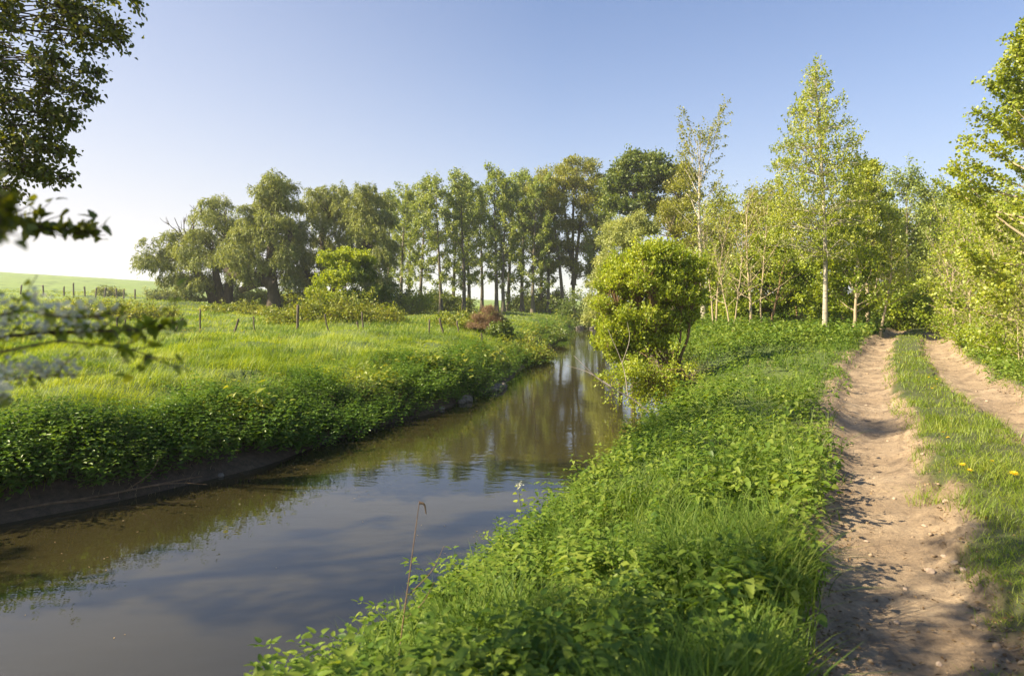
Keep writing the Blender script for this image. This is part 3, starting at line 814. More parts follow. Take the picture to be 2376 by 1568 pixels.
def GZ(xd, D): return float(ground(np.array([U(xd) * D]), np.array([D]))[0])
def HT_(xd, yd, D): return ZD(yd, D) - GZ(xd, D)


E_cone = lambda q: (1 - q) ** .9 * (.62 + .38 * np.minimum(q * 4, 1)) + .03
E_oval = lambda q: np.sqrt(np.maximum(1 - (2 * q - .95) ** 2, .03))
E_col = lambda q: .55 + .45 * np.sin(PI * np.clip(q, 0, 1)) - .3 * q ** 4
E_round = lambda q: np.sqrt(np.maximum(1 - (1.75 * q - .75) ** 2, .04))
E_up = lambda q: .35 + .75 * q - .75 * np.maximum(q - .7, 0) / .3 * .8

# ---- the row of tall poplars across the meadow: five grown trees, then copies
POP = []
for s in range(6):
    r = np.random.default_rng(100 + s)
    H = 19.5
    cp = crown_paths(r, H, 2.8 + .5 * r.random(), .27, E_col, t0=.10 + .10 * r.random(), n1=52, el=(18, 62), up1=.7, n2=6, l2=.42, up2=.35, wander=.05, w1=.2, pw=.85)
    w = wood_mesh('poplar_trunk', *cp[:5], M['bark_grey'], .012, 7, 4, .35, r)
    c = leaf_mesh('poplar_crown', cp[4], cp[5], 8000, .235, .20, M['l_poplar'], r, .16, keep=r.random(len(cp[5])) < .32, P1=cp[2], on1=.35)
    POP.append((w, c, H))
POPLARS = [  # xd, D, top row, variant
    (902, 97, 432, 0), (930, 92, 418, 1), (950, 101, 424, 5), (976, 89, 412, 2), (1023, 88, 396, 3), (1052, 99, 408, 1), (1077, 89, 388, 4), (1088, 101, 402, 0),
    (1118, 98, 420, 5), (1152, 90, 384, 2), (1168, 89, 392, 5), (1180, 98, 388, 3), (1212, 93, 384, 0), (1236, 89, 402, 1), (1256, 97, 408, 4), (1272, 93, 412, 2), (1386, 96, 396, 3), (1402, 92, 412, 0)]
POP_L = ['slender poplar half hidden by the right edge of the dark willow', 'poplar with a bare dark trunk beside the last willow', 'thin poplar seen between two nearer bare trunks close to the willows',
         'poplar with a long bare trunk rising behind the small lime green tree', 'tall poplar with the thickest straight bare trunk left of the middle of the row', 'rear poplar whose top fills the gap right of the thickest trunk',
         'leafy poplar with foliage almost to the ground, left of the russet bush', 'rear poplar with a thin trunk directly behind a leafy front poplar', 'rear poplar behind the russet bush with a low broken crown',
         'poplar with a leaning dark trunk right of the russet bush', 'poplar with twin looking trunk right beside the leaning one', 'rear poplar with its trunk just right of the twin trunks',
         'high topped poplar at the left edge of the bronze poplars', 'poplar with ivy dark lower crown before the bronze poplars', 'thin rear poplar behind the bronze poplars, farther left', 'thin rear poplar close to the leaning pale trunk',
         'dark green poplar just right of the big bronze poplar', 'short poplar above the silvery willow beside the dark round tree']
for (xd, D, yt, v), lb in zip(POPLARS, POP_L):
    w, c, H = POP[v]; h = HT_(xd, yt, D)
    e = put_tree('poplar_tree', lb, 'tree', xd, D, w, c, 'row of poplars across the meadow', rz=(xd * 1.7) % 6.28)
    k = h / H; e.scale = (k * (.95 + .1 * ((xd * 7) % 10) / 10), k * .98, k)
# ---- willows at the left


def lobe_tree(rng, lobes, trunk, r0, nl, L, W, mat, bark, D, xd0, z0, strand=(.7, 1.3), up=-3.0, per=46, depth=(-.9, 0, .9), flat=.75, jit=.06, k_leaf='diamond', stems=None, hang=.5, limb_r=.3, low=.5, tw=.25, split=2):
    """a crown of billows: each lobe (column, row, radius on the photo) stands at its own depth and carries its own limb and strands"""
    C = []
    for (xd, yd, rd) in lobes:
        r = rd * K / F * D
        for dy in depth:
            C.append([U(xd) * D - U(xd0) * D + rng.normal(0, .25 * r), dy * r * 1.7 + rng.normal(0, .3 * r), ZD(yd, D) - z0 + rng.normal(0, .15 * r), r * rng.uniform(.75, 1.05) * (1 if dy == 0 else .9)])
    C = np.array(C)
    if split > 1:                                    # break each billow into smaller uneven ones
        S_ = []
        for c in C:
            for _ in range(split):
                S_.append([*(c[:3] + unit(rng.normal(0, 1, 3)) * c[3] * rng.uniform(.25, .75) * np.array([1, 1, .85])), c[3] * rng.uniform(.38, .78)])
        C = np.array(S_); per = max(8, int(per / split * 1.35))
    n = len(C)
    # limbs
    T = catmull(np.array(trunk, float), 6); g = Geo()
    st = [T] if stems is None else [T] + [catmull(np.array(q, float), 6) for q in stems]
    for q in st:
        R = np.linspace(r0, r0 * .5, len(q)) * (1 + .5 * np.exp(-np.linspace(0, 1, len(q)) * 9)); g.add(*tubes(q[None], R[None], 10))
    ends = []
    for c in C:
        best = min((np.linalg.norm(q[j] - c[:3]) + .5 * max(0, q[j][2] - c[2] + .3), i, j) for i, q in enumerate(st) for j in range(len(q) // 3, len(q)))
        p0 = st[best[1]][best[2]]; m = (p0 + c[:3]) / 2 + rng.normal(0, .3, 3) * c[3] * .5 + rng.normal(0, .09, 3) * np.linalg.norm(c[:3] - p0) + np.array([0, 0, .12 * np.linalg.norm(c[:3] - p0)])
        ends.append(catmull(np.array([p0, m, c[:3]]), 4))
    E = np.array(ends); ln = np.linalg.norm(E[:, -1] - E[:, 0], axis=1)
    g.add(*tubes(E, (np.minimum(r0 * limb_r, .008 + .016 * ln))[:, None] * np.linspace(1, .3, E.shape[1])[None], 6))
    # strands from each billow
    N = n * per; i = np.repeat(np.arange(n), per); d = rng.normal(0, 1, (N, 3)); d[:, 2] = np.abs(d[:, 2]) * 1.1 - .35; d = unit(d)
    r = C[i, 3][:, None]; p = C[i, :3] + d * r * np.array([1, 1, flat]) * rng.uniform(.45, .95, (N, 1))
    sl = C[i, 3] * rng.uniform(*strand, N) * np.where(rng.random(N) < .12, 1.9, 1.15); S = paths(p, d + np.array([0, 0, .15 if up < 0 else .5]), sl, 6, up, .2, rng)
    S[:, :, 2] = np.maximum(S[:, :, 2], low)
    tw = rng.random(N) < tw; g.add(*tubes(S[tw], np.broadcast_to(np.linspace(.012, .004, 6), (tw.sum(), 6)), 3))
    ii = rng.choice(N, nl, p=sl / sl.sum()); q, t = at_path(S, ii, rng.random(nl)); q = q + rng.normal(0, jit, (nl, 3))
    s = rng.uniform(.65, 1.3, nl); ax = unit(t * .9 + rng.normal(0, .55, (nl, 3)) - np.array([0, 0, hang * .4])); nm = d[ii] * .7 + rng.normal(0, .6, (nl, 3)) + np.array([0, 0, .3])
    V, Q = leaves(q, ax, nm, L * s, W * s, k_leaf)
    return g.mesh('limbs', bark, True), make_mesh('crown', V, Q, None, mat)


def dead_top(rng, base, n, h, r):
    """bare antlers of dead wood"""
    st = np.array(base)[None] + rng.normal(0, .3, (n, 3)); d = np.stack([rng.normal(-.25, .3, n), rng.normal(0, .3, n), np.ones(n)], 1)
    P = paths(st, d, rng.uniform(.6, 1, n) * h, 7, .4, .35, rng)
    i = np.repeat(np.arange(n), 5); p, t = at_path(P, i, rng.uniform(.3, .95, n * 5)); Q = paths(p, unit(t + rng.normal(0, .5, (n * 5, 3))), rng.uniform(.2, .45, n * 5) * h * .7, 5, .5, .3, rng)
    g = Geo(); g.add(*tubes(P, np.broadcast_to(np.linspace(r, r * .35, 7), (n, 7)), 5)); g.add(*tubes(Q, np.broadcast_to(np.linspace(r * .4, r * .2, 5), (n * 5, 5)), 4))
    return g.mesh('dead_branches', M['bark_dark'])


def lobed(seed, name, label, xd, D, lobes, r0, trunk, nl, L, W, mat, bark, cat='tree', group=None, extra=(), **kw):
    """trunk points are (column offset in metres, depth, share of the crown's top height)"""
    r = np.random.default_rng(seed); z0 = GZ(xd, D); top = max(ZD(y - .4 * q, D) for _, y, q in lobes) - z0
    tr = [(x, y, z * top) for x, y, z in trunk]
    kw = {**dict(strand=(.6, 1.1), up=.35, hang=.15, jit=.10, per=40, flat=.85), **kw}
    st = kw.pop('stems', None)
    if st: st = [[(x, y, z * top) for x, y, z in q] for q in st]
    w, c = lobe_tree(r, lobes, tr, r0, nl, L, W, M[mat], M[bark], D, xd, z0, stems=st, **kw)
    return put_tree(name, label, cat, xd, D, w, c, group, extra=extra)


UPR = [(0, 0, -.02), (.02, 0, .2), (-.05, .05, .5), (.05, 0, .8)]
# two bronze poplars at the bend of the river
lobed(130, 'poplar_tree', 'bronze leaved poplar with a pale trunk leaning left beside the river', 1306, 93,
      [(1262, 418, 20), (1240, 450, 22), (1276, 450, 24), (1225, 490, 24), (1258, 490, 28), (1286, 500, 22), (1232, 535, 24), (1262, 545, 26), (1282, 570, 22), (1245, 590, 20), (1275, 620, 16)],
      .26, [(.1, 0, -.02), (-.25, 0, .25), (-.9, 0, .55), (-1.6, 0, .85)], 20000, .24, .15, 'l_gold', 'bark_grey', group='bronze poplars at the river bend', jit=.16, up=1.2)
lobed(131, 'poplar_tree', 'broad bronze crowned poplar standing at the river bend', 1330, 95,
      [(1300, 402, 22), (1332, 394, 24), (1362, 400, 22), (1284, 430, 24), (1318, 430, 30), (1352, 432, 30), (1384, 430, 20), (1300, 475, 30), (1340, 480, 34), (1378, 475, 24), (1310, 525, 30), (1350, 530, 32), (1384, 525, 20), (1322, 580, 28), (1362, 580, 26), (1340, 630, 24), (1310, 610, 20), (1372, 635, 18)],
      .30, UPR, 32000, .24, .15, 'l_gold', 'bark_grey', group='bronze poplars at the river bend', jit=.16, up=1.2, stems=[[(0, 0, .2), (.6, .1, .45), (1.3, .1, .75)], [(0, 0, .3), (-.7, 0, .5), (-1.4, 0, .8)]])
def willow_at(seed, xd, D, lobes, r0, trunk, nl, label, stems=None, extra=(), **kw):
    r = np.random.default_rng(seed); z0 = GZ(xd, D)
    w, c = lobe_tree(r, lobes, trunk, r0, nl, .30, .085, M['l_willow'], M['bark_dark'], D, xd, z0, stems=stems, **{**dict(split=2, per=52), **kw})
    return put_tree('willow_tree', label, 'tree', xd, D, w, c, 'old willows', extra=extra)


D = 77; H = 11.5; r = np.random.default_rng(201)
dm = dead_top(r, (-3.9, .5, 7.2), 6, 4.4, .085); dm2 = dead_top(r, (-1.6, 0, 8.6), 2, 3.6, .07); dm3 = dead_top(r, (-.3, 0, 9.0), 6, 2.6, .06)
willow_at(201, 512, D, [(352, 598, 27), (380, 575, 30), (404, 600, 34), (372, 612, 24), (418, 545, 26), (440, 585, 36), (430, 640, 36), (400, 655, 26), (462, 545, 34), (490, 505, 34), (505, 476, 28), (480, 600, 42), (515, 545, 42), (535, 515, 32), (470, 655, 36), (515, 610, 42), (548, 570, 38), (500, 655, 34), (452, 690, 20)],
          .55, [(0, 0, -.2), (-.2, 0, 1.6), (-.6, .1, 3.6), (-.9, .1, 6.0)], 52000, 'leftmost old willow with bare dead branches sticking out of its top', stems=[[(.6, .1, -.2), (.9, .2, 2), (1.2, 0, 4.5), (.9, 0, 7)], [(-.6, .1, -.2), (-1.4, .1, 1.8), (-2.8, .3, 3.6), (-4.6, .2, 4.9)]], extra=(('dead_branches', dm), ('dead_branches', dm2), ('dead_branches', dm3)))
D = 72
willow_at(202, 634, D, [(640, 420, 27), (662, 432, 26), (618, 442, 26), (645, 458, 34), (668, 470, 28), (612, 485, 28), (640, 505, 36), (585, 508, 28), (600, 540, 34), (672, 520, 34), (565, 545, 26), (575, 590, 34), (632, 560, 38), (610, 600, 32), (680, 580, 34), (560, 628, 30), (590, 638, 28), (656, 615, 28), (675, 650, 22), (545, 600, 24)],
          .62, [(.1, 0, -.25), (0, 0, 2.0), (-.25, 0, 4.6), (-.1, 0, 7.5), (.2, 0, 10.5), (.3, 0, 12.5)], 54000, 'tallest willow with a thick bare trunk and a long low limb to the left',
          stems=[[(0, 0, 2.8), (-1.2, -.3, 3.5), (-2.6, -.5, 3.7), (-4.0, -.4, 3.8), (-4.9, -.3, 4.4)], [(-1.2, -.3, 3.3), (-2.4, .2, 2.7), (-3.6, .4, 2.2)], [(-.1, 0, 5.0), (1.0, 0, 6.4), (1.9, 0, 8.4)]], low=1.2)
D = 79
willow_at(203, 745, D, [(742, 462, 28), (784, 440, 24), (768, 462, 30), (715, 492, 30), (755, 505, 38), (795, 490, 34), (705, 540, 34), (745, 555, 40), (790, 545, 40), (820, 520, 34), (700, 590, 32), (740, 605, 38), (690, 635, 26), (785, 600, 40), (725, 650, 34), (820, 580, 36)],
          .55, [(0, 0, -.2), (.1, 0, 2.5), (.4, 0, 5), (.2, 0, 9), (.9, 0, 11.5)], 50000, 'broad dark willow rising behind the ivy clad bush', stems=[[(-.4, .2, -.2), (-1, .2, 2.5), (-2, .2, 5.5), (-2.3, 0, 8)], [(.4, .2, -.2), (1.6, .2, 3), (3, .2, 6), (3.6, 0, 9)]])
D = 74
willow_at(204, 852, D, [(848, 452, 26), (872, 462, 24), (832, 480, 30), (862, 500, 34), (888, 505, 26), (838, 535, 34), (876, 550, 34), (850, 590, 36), (884, 600, 30), (898, 570, 22), (845, 640, 34), (880, 650, 32), (862, 690, 30), (896, 660, 20)],
          .5, [(0, 0, -.2), (0, 0, 2.5), (-.1, 0, 6), (.1, 0, 10), (.2, 0, 12.2)], 42000, 'rightmost dark willow whose strands hang to the ground beside the poplars')

# ---- bushes: many stems from one base


def bush(rng, H, R, stems, nl, L, W, mat, bark, n1=9, r0=.05, spread=.5, t0=.15, kind='diamond', clump=.10, env=E_round, twig=.006, el=(-5, 55), lean=(0, 0), up1=.3, keep=1.0, base_r=.25):
    cp = crown_paths(rng, H, R, r0, env, t0=t0, n1=n1, el=el, up1=up1, n2=6, l2=.45, stems=stems, spread=spread, wander=.22, base_r=base_r, lean=lean)
    k = None if keep >= 1 else rng.random(len(cp[5])) < keep
    return wood_mesh('bush_stems', *cp[:5], bark, twig, 6, 4, .6, rng), leaf_mesh('bush_leaves', cp[4], cp[5], nl, L, W, mat, rng, clump, kind, keep=k)


# the big lime green bush leaning over the water
r = np.random.default_rng(301); D = 20.5; X = 5.35; z0 = float(ground(np.array([X]), np.array([D]))[0]); xd0 = (X / D * F + 512) / K
tr = [[(.1 * j - .4, .12 * math.sin(j * 2.1), -.15), (.06 * j - .75, .1 * math.sin(j), .7), (.22 * j - 1.7, .5 * math.sin(j * 1.7), 1.6), (.30 * j - 2.2, .8 * math.sin(j * 1.7), 2.5)] for j in range(9)]
w, c = lobe_tree(r, [(1500, 594, 26), (1545, 582, 24), (1470, 607, 26), (1580, 607, 26), (1612, 624, 22), (1440, 639, 28), (1500, 636, 36), (1555, 639, 36), (1605, 655, 28), (1418, 668, 26), (1465, 680, 36), (1525, 690, 38), (1582, 700, 34), (1622, 700, 18), (1400, 715, 24), (1440, 735, 32), (1495, 745, 34), (1550, 745, 28), (1405, 765, 22), (1440, 790, 30), (1478, 800, 28), (1450, 760, 30), (1500, 775, 26), (1520, 738, 30), (1556, 765, 24), (1526, 795, 20), (1560, 700, 30), (1515, 660, 30), (1470, 640, 28), (1540, 700, 26), (1425, 822, 22), (1460, 838, 22), (1505, 800, 22), (1398, 800, 20), (1592, 745, 20)],
                 tr[4], .045, 92000, .064, .047, M['l_lime'], M['bark_brown'], D, xd0, z0, strand=(.8, 1.7), up=.9, split=4, per=72, jit=.035, k_leaf='ovate', stems=tr[:4] + tr[5:], hang=0, limb_r=.5, flat=.85, low=-1.3)
put_tree('alder_bush', 'big lime green bush leaning over the river with brown stems showing', 'bush', 0, D, w, c, x=X, crown_name='leaves', wood_name='stems')
r = np.random.default_rng(302)
w, c = bush(r, 1.5, .95, 9, 12000, .062, .047, M['l_lime'], M['bark_brown'], n1=8, r0=.03, spread=.8, t0=.1, kind='ovate', clump=.08, lean=(-.75, -.2), twig=.004, el=(-35, 25), up1=-.6)
put_tree('alder_bush', 'low drooping leafy bush on the bank under the big lime green bush', 'bush', 0, 20.2, w, c, x=4.35, z=-.75, crown_name='leaves', wood_name='stems')
# ivy clad bush and bramble mounds by the fence


def mound(rng, R, H, ry, n_c, nl, L, W, mat, bark=None):
    """arching brambles over a low heap"""
    a = rng.uniform(0, 2 * PI, n_c); q = np.sqrt(rng.random(n_c)) * .85; st = np.stack([np.cos(a) * R * q, np.sin(a) * ry * q, np.zeros(n_c)], 1)
    hh = H * np.maximum(1 - q ** 2, .12) * rng.uniform(.55, 1.1, n_c); d = np.stack([rng.normal(0, .55, n_c), rng.normal(0, .55, n_c), np.ones(n_c)], 1)
    P = paths(st, d, hh * 1.45 + .3, 8, -1.5, .3, rng); P[:, :, 2] = np.maximum(P[:, :, 2], .05)
    g = Geo(); g.add(*tubes(P, np.broadcast_to(np.linspace(.012, .004, 8), (n_c, 8)), 3))
    ln = hh + .3; i = rng.choice(n_c, nl, p=ln / ln.sum()); p, t = at_path(P, i, rng.random(nl) ** .6); p = p + rng.normal(0, .10, (nl, 3)); p[:, 2] = np.abs(p[:, 2])
    s = rng.uniform(.6, 1.3, nl); V, Q = leaves(p, t * .4 + rng.normal(0, .6, (nl, 3)), rng.normal(0, .45, (nl, 3)) + np.array([0, 0, 1]), L * s, W * s, 'diamond')
    return g.mesh('bramble_canes', bark or M['bark_brown']), make_mesh('bramble_leaves', V, Q, None, mat)


for (seed, xd, D, R, H, ry, nc, nl, L, mat, lb) in (
        (311, 770, 41, 4.6, 1.75, 2.4, 420, 20000, .13, 'bramble', 'wide sunlit bramble mound behind the fence below the ivy clad bush'),
        (312, 258, 44, 4.8, 1.15, 2.2, 300, 12000, .13, 'bramble', 'dark hollow bramble patch left in the meadow behind the blossom branch'),
        (313, 555, 55, 3.4, .85, 1.8, 200, 7000, .15, 'bramble', 'low bramble patch on the rise in front of the leftmost willow'),
        (314, 1085, 40, 2.5, .85, 1.5, 200, 7500, .13, 'bramble', 'low bramble patch spreading left of the russet bush'),
        (315, 1215, 37, 1.3, 1.0, 2.6, 190, 8000, .12, 'bramble', 'bramble tangle hanging over the left bank right of the russet bush'),
        (316, 880, 44, 2.0, .9, 1.2, 150, 5000, .13, 'bramble', 'small bramble patch at the right foot of the ivy clad bush'),
        (317, 1270, 52, 1.2, 1.1, 3.0, 150, 6500, .14, 'l_ivy', 'dark leafy tangle on the far left bank before the river bend')):
    r = np.random.default_rng(seed); w, c = mound(r, R, H, ry, nc, nl, L, L * .75, M[mat]); put_tree('bramble_bush', lb, 'bush', xd, D, w, c, 'brambles by the meadow', crown_name='leaves', wood_name='canes')
# other bushes
for (seed, nm, xd, D, yt, R, st, nl, L, mat, lb) in (
        (331, 'hawthorn_bush', 257, 128, 664, 2.4, 9, 2600, .34, 'l_willow', 'lone thin bush by the far fence in front of the crop field'),
        (332, 'hawthorn_bush', 383, 118, 668, 3.0, 9, 3600, .34, 'l_willow', 'low bush by the far fence at the left edge of the willows'),
        (333, 'willow_bush', 588, 80, 668, 3.4, 12, 9000, .24, 'l_silver', 'rounded grey green bush under the limb of the tallest willow'),
        (334, 'hawthorn_bush', 690, 76, 668, 2.2, 9, 6000, .22, 'l_willow', 'grey green bush right of the trunk of the tallest willow'),
        (335, 'maple_bush', 958, 80, 664, 2.6, 8, 6000, .20, 'l_lime', 'small lime green bush before the left poplars'),
        (336, 'hawthorn_bush', 1010, 97, 672, 2.4, 8, 3600, .28, 'l_poplar', 'dull green bush behind the poplars, left of the thickest trunk'),
        (337, 'hawthorn_bush', 905, 82, 660, 2.4, 8, 4600, .24, 'l_ivy', 'dark bush between the last willow and the first poplar trunks'),
        (338, 'hawthorn_bush', 1062, 96, 680, 2.0, 8, 3000, .28, 'l_poplar', 'leafy bush at the foot of the poplars just right of the thickest trunk'),
        (339, 'hawthorn_bush', 1225, 97, 668, 2.6, 9, 5000, .26, 'l_poplar', 'leafy bush under the poplars right of the russet bush'),
        (340, 'hawthorn_bush', 1275, 100, 662, 2.8, 9, 5000, .26, 'l_dark', 'dark bush filling the gap left of the leaning bronze poplar'),
        (341, 'hawthorn_bush', 1362, 82, 668, 3.2, 9, 8000, .22, 'l_ivy', 'dark bush at the river bend right of the big bronze poplar')):
    r = np.random.default_rng(seed); H = max(HT_(xd, yt, D), 1.2)
    w, c = bush(r, H, R, st, nl, L, L * .7, M[mat], M['bark_brown'], n1=7, r0=.04, spread=.5, t0=.1, clump=.2, twig=.01); put_tree(nm, lb, 'bush', xd, D, w, c, crown_name='leaves', wood_name='stems')

# ---- trees right of the river


def tall(seed, name, label, xd, D, yt, R, r0, env, nl, L, W, mat, bark, t0=.25, n1=44, el=(10, 60), n2=6, l2=.4, clump=.1, kind='diamond', twig=.006, keep=1.0, group=None, up1=.4, lean=(0, 0), stems=1, x=None, H=None, wander=.06, tk=.6, spread=.15, pw=1.0, l_hang=.25, shoots=0.0, cosmin=.42, jit=.25):
    r = np.random.default_rng(seed)
    if H is None: H = HT_(xd, yt, D)
    cp = crown_paths(r, H, R, r0, env, t0=t0, n1=n1, el=el, up1=up1, n2=n2, l2=l2, wander=wander, lean=lean, stems=stems, spread=spread, pw=pw, cosmin=cosmin, jit=jit)
    k = None if keep >= 1 else r.random(len(cp[5])) < keep
    return put_tree(name, label, 'tree', xd, D, wood_mesh(name + '_trunk', *cp[:5], M[bark], twig, 9, 5, tk, r), leaf_mesh(name + '_crown', cp[4], cp[5], nl, L, W, M[mat], r, clump, kind, keep=k, hang=l_hang, P1=cp[2] if shoots else None, on1=shoots), group, x=x)


_c = []
for row, pts in ((163, [(1889, 7)]), (188, [(1884, 9), (1899, 8)]), (222, [(1874, 11), (1904, 12), (1888, 10)]), (260, [(1866, 13), (1890, 15), (1924, 12), (1846, 8)]), (300, [(1852, 13), (1884, 17), (1915, 16), (1944, 11)]),
                 (342, [(1838, 14), (1870, 18), (1905, 19), (1940, 16), (1966, 11), (1818, 9)]), (385, [(1826, 14), (1857, 18), (1892, 20), (1930, 19), (1965, 15), (1990, 11), (1806, 9)]), (430, [(1820, 18), (1860, 20), (1900, 22), (1945, 20), (1985, 16)]),
                 (475, [(1812, 18), (1852, 22), (1895, 22), (1940, 22), (1985, 18), (2010, 12)]), (520, [(1815, 19), (1860, 22), (1910, 22), (1958, 20), (2000, 14), (1790, 12)]), (563, [(1830, 17), (1875, 19), (1930, 19), (1975, 16), (1800, 12)]), (602, [(1850, 13), (1945, 14), (1900, 12)])):
    _c += [(x, row, q) for x, q in pts]
lobed(401, 'poplar_tree', 'tall conical poplar with a straight white trunk left of the track', 1914, 32, _c, .105, [(0, 0, -.02), (.02, 0, .3), (-.12, 0, .6), (-.42, 0, .93)], 22000, .085, .072, 'l_aspen', 'bark_pale',
      depth=(-2.2, -.7, .8, 2.3), split=1, per=8, strand=(1.1, 2.3), up=1.1, jit=.045, k_leaf='ovate', limb_r=.22, flat=1.0)
tall(402, 'poplar_tree', 'slim sparse poplar with a white trunk standing behind the lime bush', 1634, 45, 246, 2.7, .17, lambda q: E_oval(q) * .95, 4200, .125, .10, 'l_gold', 'bark_pale', t0=.36, n1=40, el=(28, 68), n2=5, l2=.34, clump=.08, up1=.5, twig=.008, shoots=2.0)
tall(404, 'poplar_tree', 'tall poplar at the right edge of the photo towering over the saplings', 2440, 17, 20, 3.3, .14, E_cone, 32000, .080, .070, 'l_aspen', 'bark_tan', t0=.12, n1=90, el=(0, 62), n2=6, l2=.30, clump=.06, up1=.5, kind='ovate', shoots=2.0, cosmin=.75)
lobed(403, 'poplar_tree', 'green poplar adjoining the tall conical poplar on its right', 2012, 38, [(2008, 388, 13), (1990, 410, 16), (2020, 412, 16), (1975, 445, 20), (2010, 445, 24), (2042, 455, 18), (1985, 490, 26), (2030, 495, 26), (2060, 505, 16), (2000, 540, 26), (2045, 550, 24), (1968, 540, 22), (2020, 595, 24), (2056, 600, 18)],
      .11, UPR, 20000, .115, .095, 'l_aspen', 'bark_tan', jit=.07, up=.9, k_leaf='ovate')
lobed(405, 'maple_tree', 'dense bright green maple behind the forked bare sapling', 1790, 39, [(1770, 560, 22), (1800, 552, 22), (1745, 600, 26), (1790, 600, 32), (1830, 590, 26), (1722, 640, 24), (1765, 650, 32), (1815, 650, 32), (1855, 640, 24), (1740, 700, 26), (1790, 705, 28), (1840, 700, 28), (1870, 680, 18), (1705, 680, 20), (1715, 725, 18)],
      .12, UPR, 26000, .13, .115, 'l_maple', 'bark_brown', jit=.09, k_leaf='ovate', up=-.3, flat=.6)
lobed(406, 'maple_tree', 'bright green maple with tiered dark foliage right of the white trunk', 1955, 35, [(1950, 510, 18), (1930, 550, 24), (1975, 548, 26), (1955, 600, 34), (2000, 600, 26), (1915, 620, 24), (1945, 660, 34), (1995, 650, 30), (2022, 625, 18), (1930, 710, 28), (1980, 705, 28), (1898, 680, 18), (2015, 700, 18)],
      .10, UPR, 24000, .12, .105, 'l_maple', 'bark_tan', jit=.08, k_leaf='ovate', up=-.3, flat=.6)
lobed(407, 'broadleaf_tree', 'dark round crowned tree on the skyline right of the bronze poplars', 1470, 84, [(1470, 385, 28), (1440, 398, 26), (1505, 380, 26), (1428, 440, 28), (1475, 435, 36), (1520, 425, 34), (1545, 405, 20), (1448, 482, 30), (1500, 480, 32), (1418, 475, 18), (1470, 520, 24)],
      .4, UPR, 22000, .30, .24, 'l_dark', 'bark_grey', jit=.2, per=30)
lobed(408, 'broadleaf_tree', 'olive green tree on the skyline behind the sparse white poplar', 1570, 80, [(1575, 398, 20), (1594, 428, 22), (1562, 440, 26), (1550, 482, 26), (1590, 475, 22), (1570, 520, 24), (1606, 460, 14)], .3, UPR, 12000, .28, .2, 'l_gold', 'bark_grey', jit=.2, per=30)
lobed(409, 'willow_tree', 'silvery green willow behind the lime bush beside the river', 1440, 47, [(1480, 508, 20), (1450, 520, 24), (1505, 530, 22), (1420, 555, 26), (1462, 565, 30), (1400, 600, 26), (1440, 615, 30), (1388, 650, 22), (1420, 665, 26), (1384, 700, 20), (1376, 735, 15), (1490, 590, 26)],
      .2, [(0, 0, -.02), (.1, 0, .2), (0, .05, .5), (.3, 0, .85)], 30000, .17, .06, 'l_silver', 'bark_grey', jit=.1, up=-.8)
lobed(411, 'maple_tree', 'golden yellow young maple behind the top of the lime bush', 1560, 50, [(1545, 500, 20), (1582, 490, 20), (1600, 518, 18), (1528, 530, 22), (1570, 540, 26), (1600, 570, 20), (1560, 590, 24), (1650, 540, 22), (1680, 575, 24), (1660, 620, 22)], .12, UPR, 16000, .13, .09, 'l_gold', 'bark_tan', jit=.09)
def two_leaf(e, lobes, D, xd, nm, nl, L, W, mat, seed, **kw):
    """a second leaf colour in the same bush"""
    kw = {**dict(strand=(.5, 1.0), up=-.6, jit=.06, per=40, flat=.9, low=.05), **kw}
    w, c = lobe_tree(np.random.default_rng(seed), lobes, [(.1, 0, -.05), (.1, 0, .5), (.1, 0, 1.2)], .03, nl, L, W, M[mat], M['bark_brown'], D, xd, GZ(xd, D), **kw)
    link(nm, c, e)


e = lobed(303, 'hawthorn_bush', 'tall ivy clad bush, sunlit left and shaded right put into its leaf colours', 805, 47, [(800, 592, 16), (772, 612, 22), (828, 604, 18), (762, 650, 26), (800, 645, 28), (750, 690, 26), (790, 700, 28), (852, 604, 12), (738, 715, 18), (815, 625, 20)],
          .06, [(0, 0, -.02), (0, .1, .3), (-.2, 0, .7)], 22000, .13, .11, 'l_lime', 'bark_brown', cat='bush', jit=.07, up=.4)
two_leaf(e, [(842, 640, 24), (862, 680, 24), (835, 700, 28), (874, 715, 18), (850, 728, 20), (820, 730, 20), (845, 615, 14)], 47, 805, 'ivy', 20000, .12, .10, 'l_ivy', 304)  # dark leaves put the shade of the bush's right side into its colour
e = lobed(320, 'russet_bush', 'rounded russet bush of bare twigs with dark ivy on its right', 1130, 38.5, [(1130, 725, 17), (1110, 742, 18), (1148, 742, 17), (1128, 755, 22), (1102, 760, 14)],
          .04, [(0, 0, -.02), (0, .1, .3), (-.2, 0, .7)], 15000, .12, .013, 'l_brown', 'bark_brown', cat='bush', jit=.04, up=.5, strand=(.5, .9))
two_leaf(e, [(1165, 755, 16), (1150, 768, 20), (1178, 772, 13), (1160, 780, 16), (1135, 778, 14)], 38.5, 1130, 'ivy', 9000, .10, .085, 'l_ivy', 321)
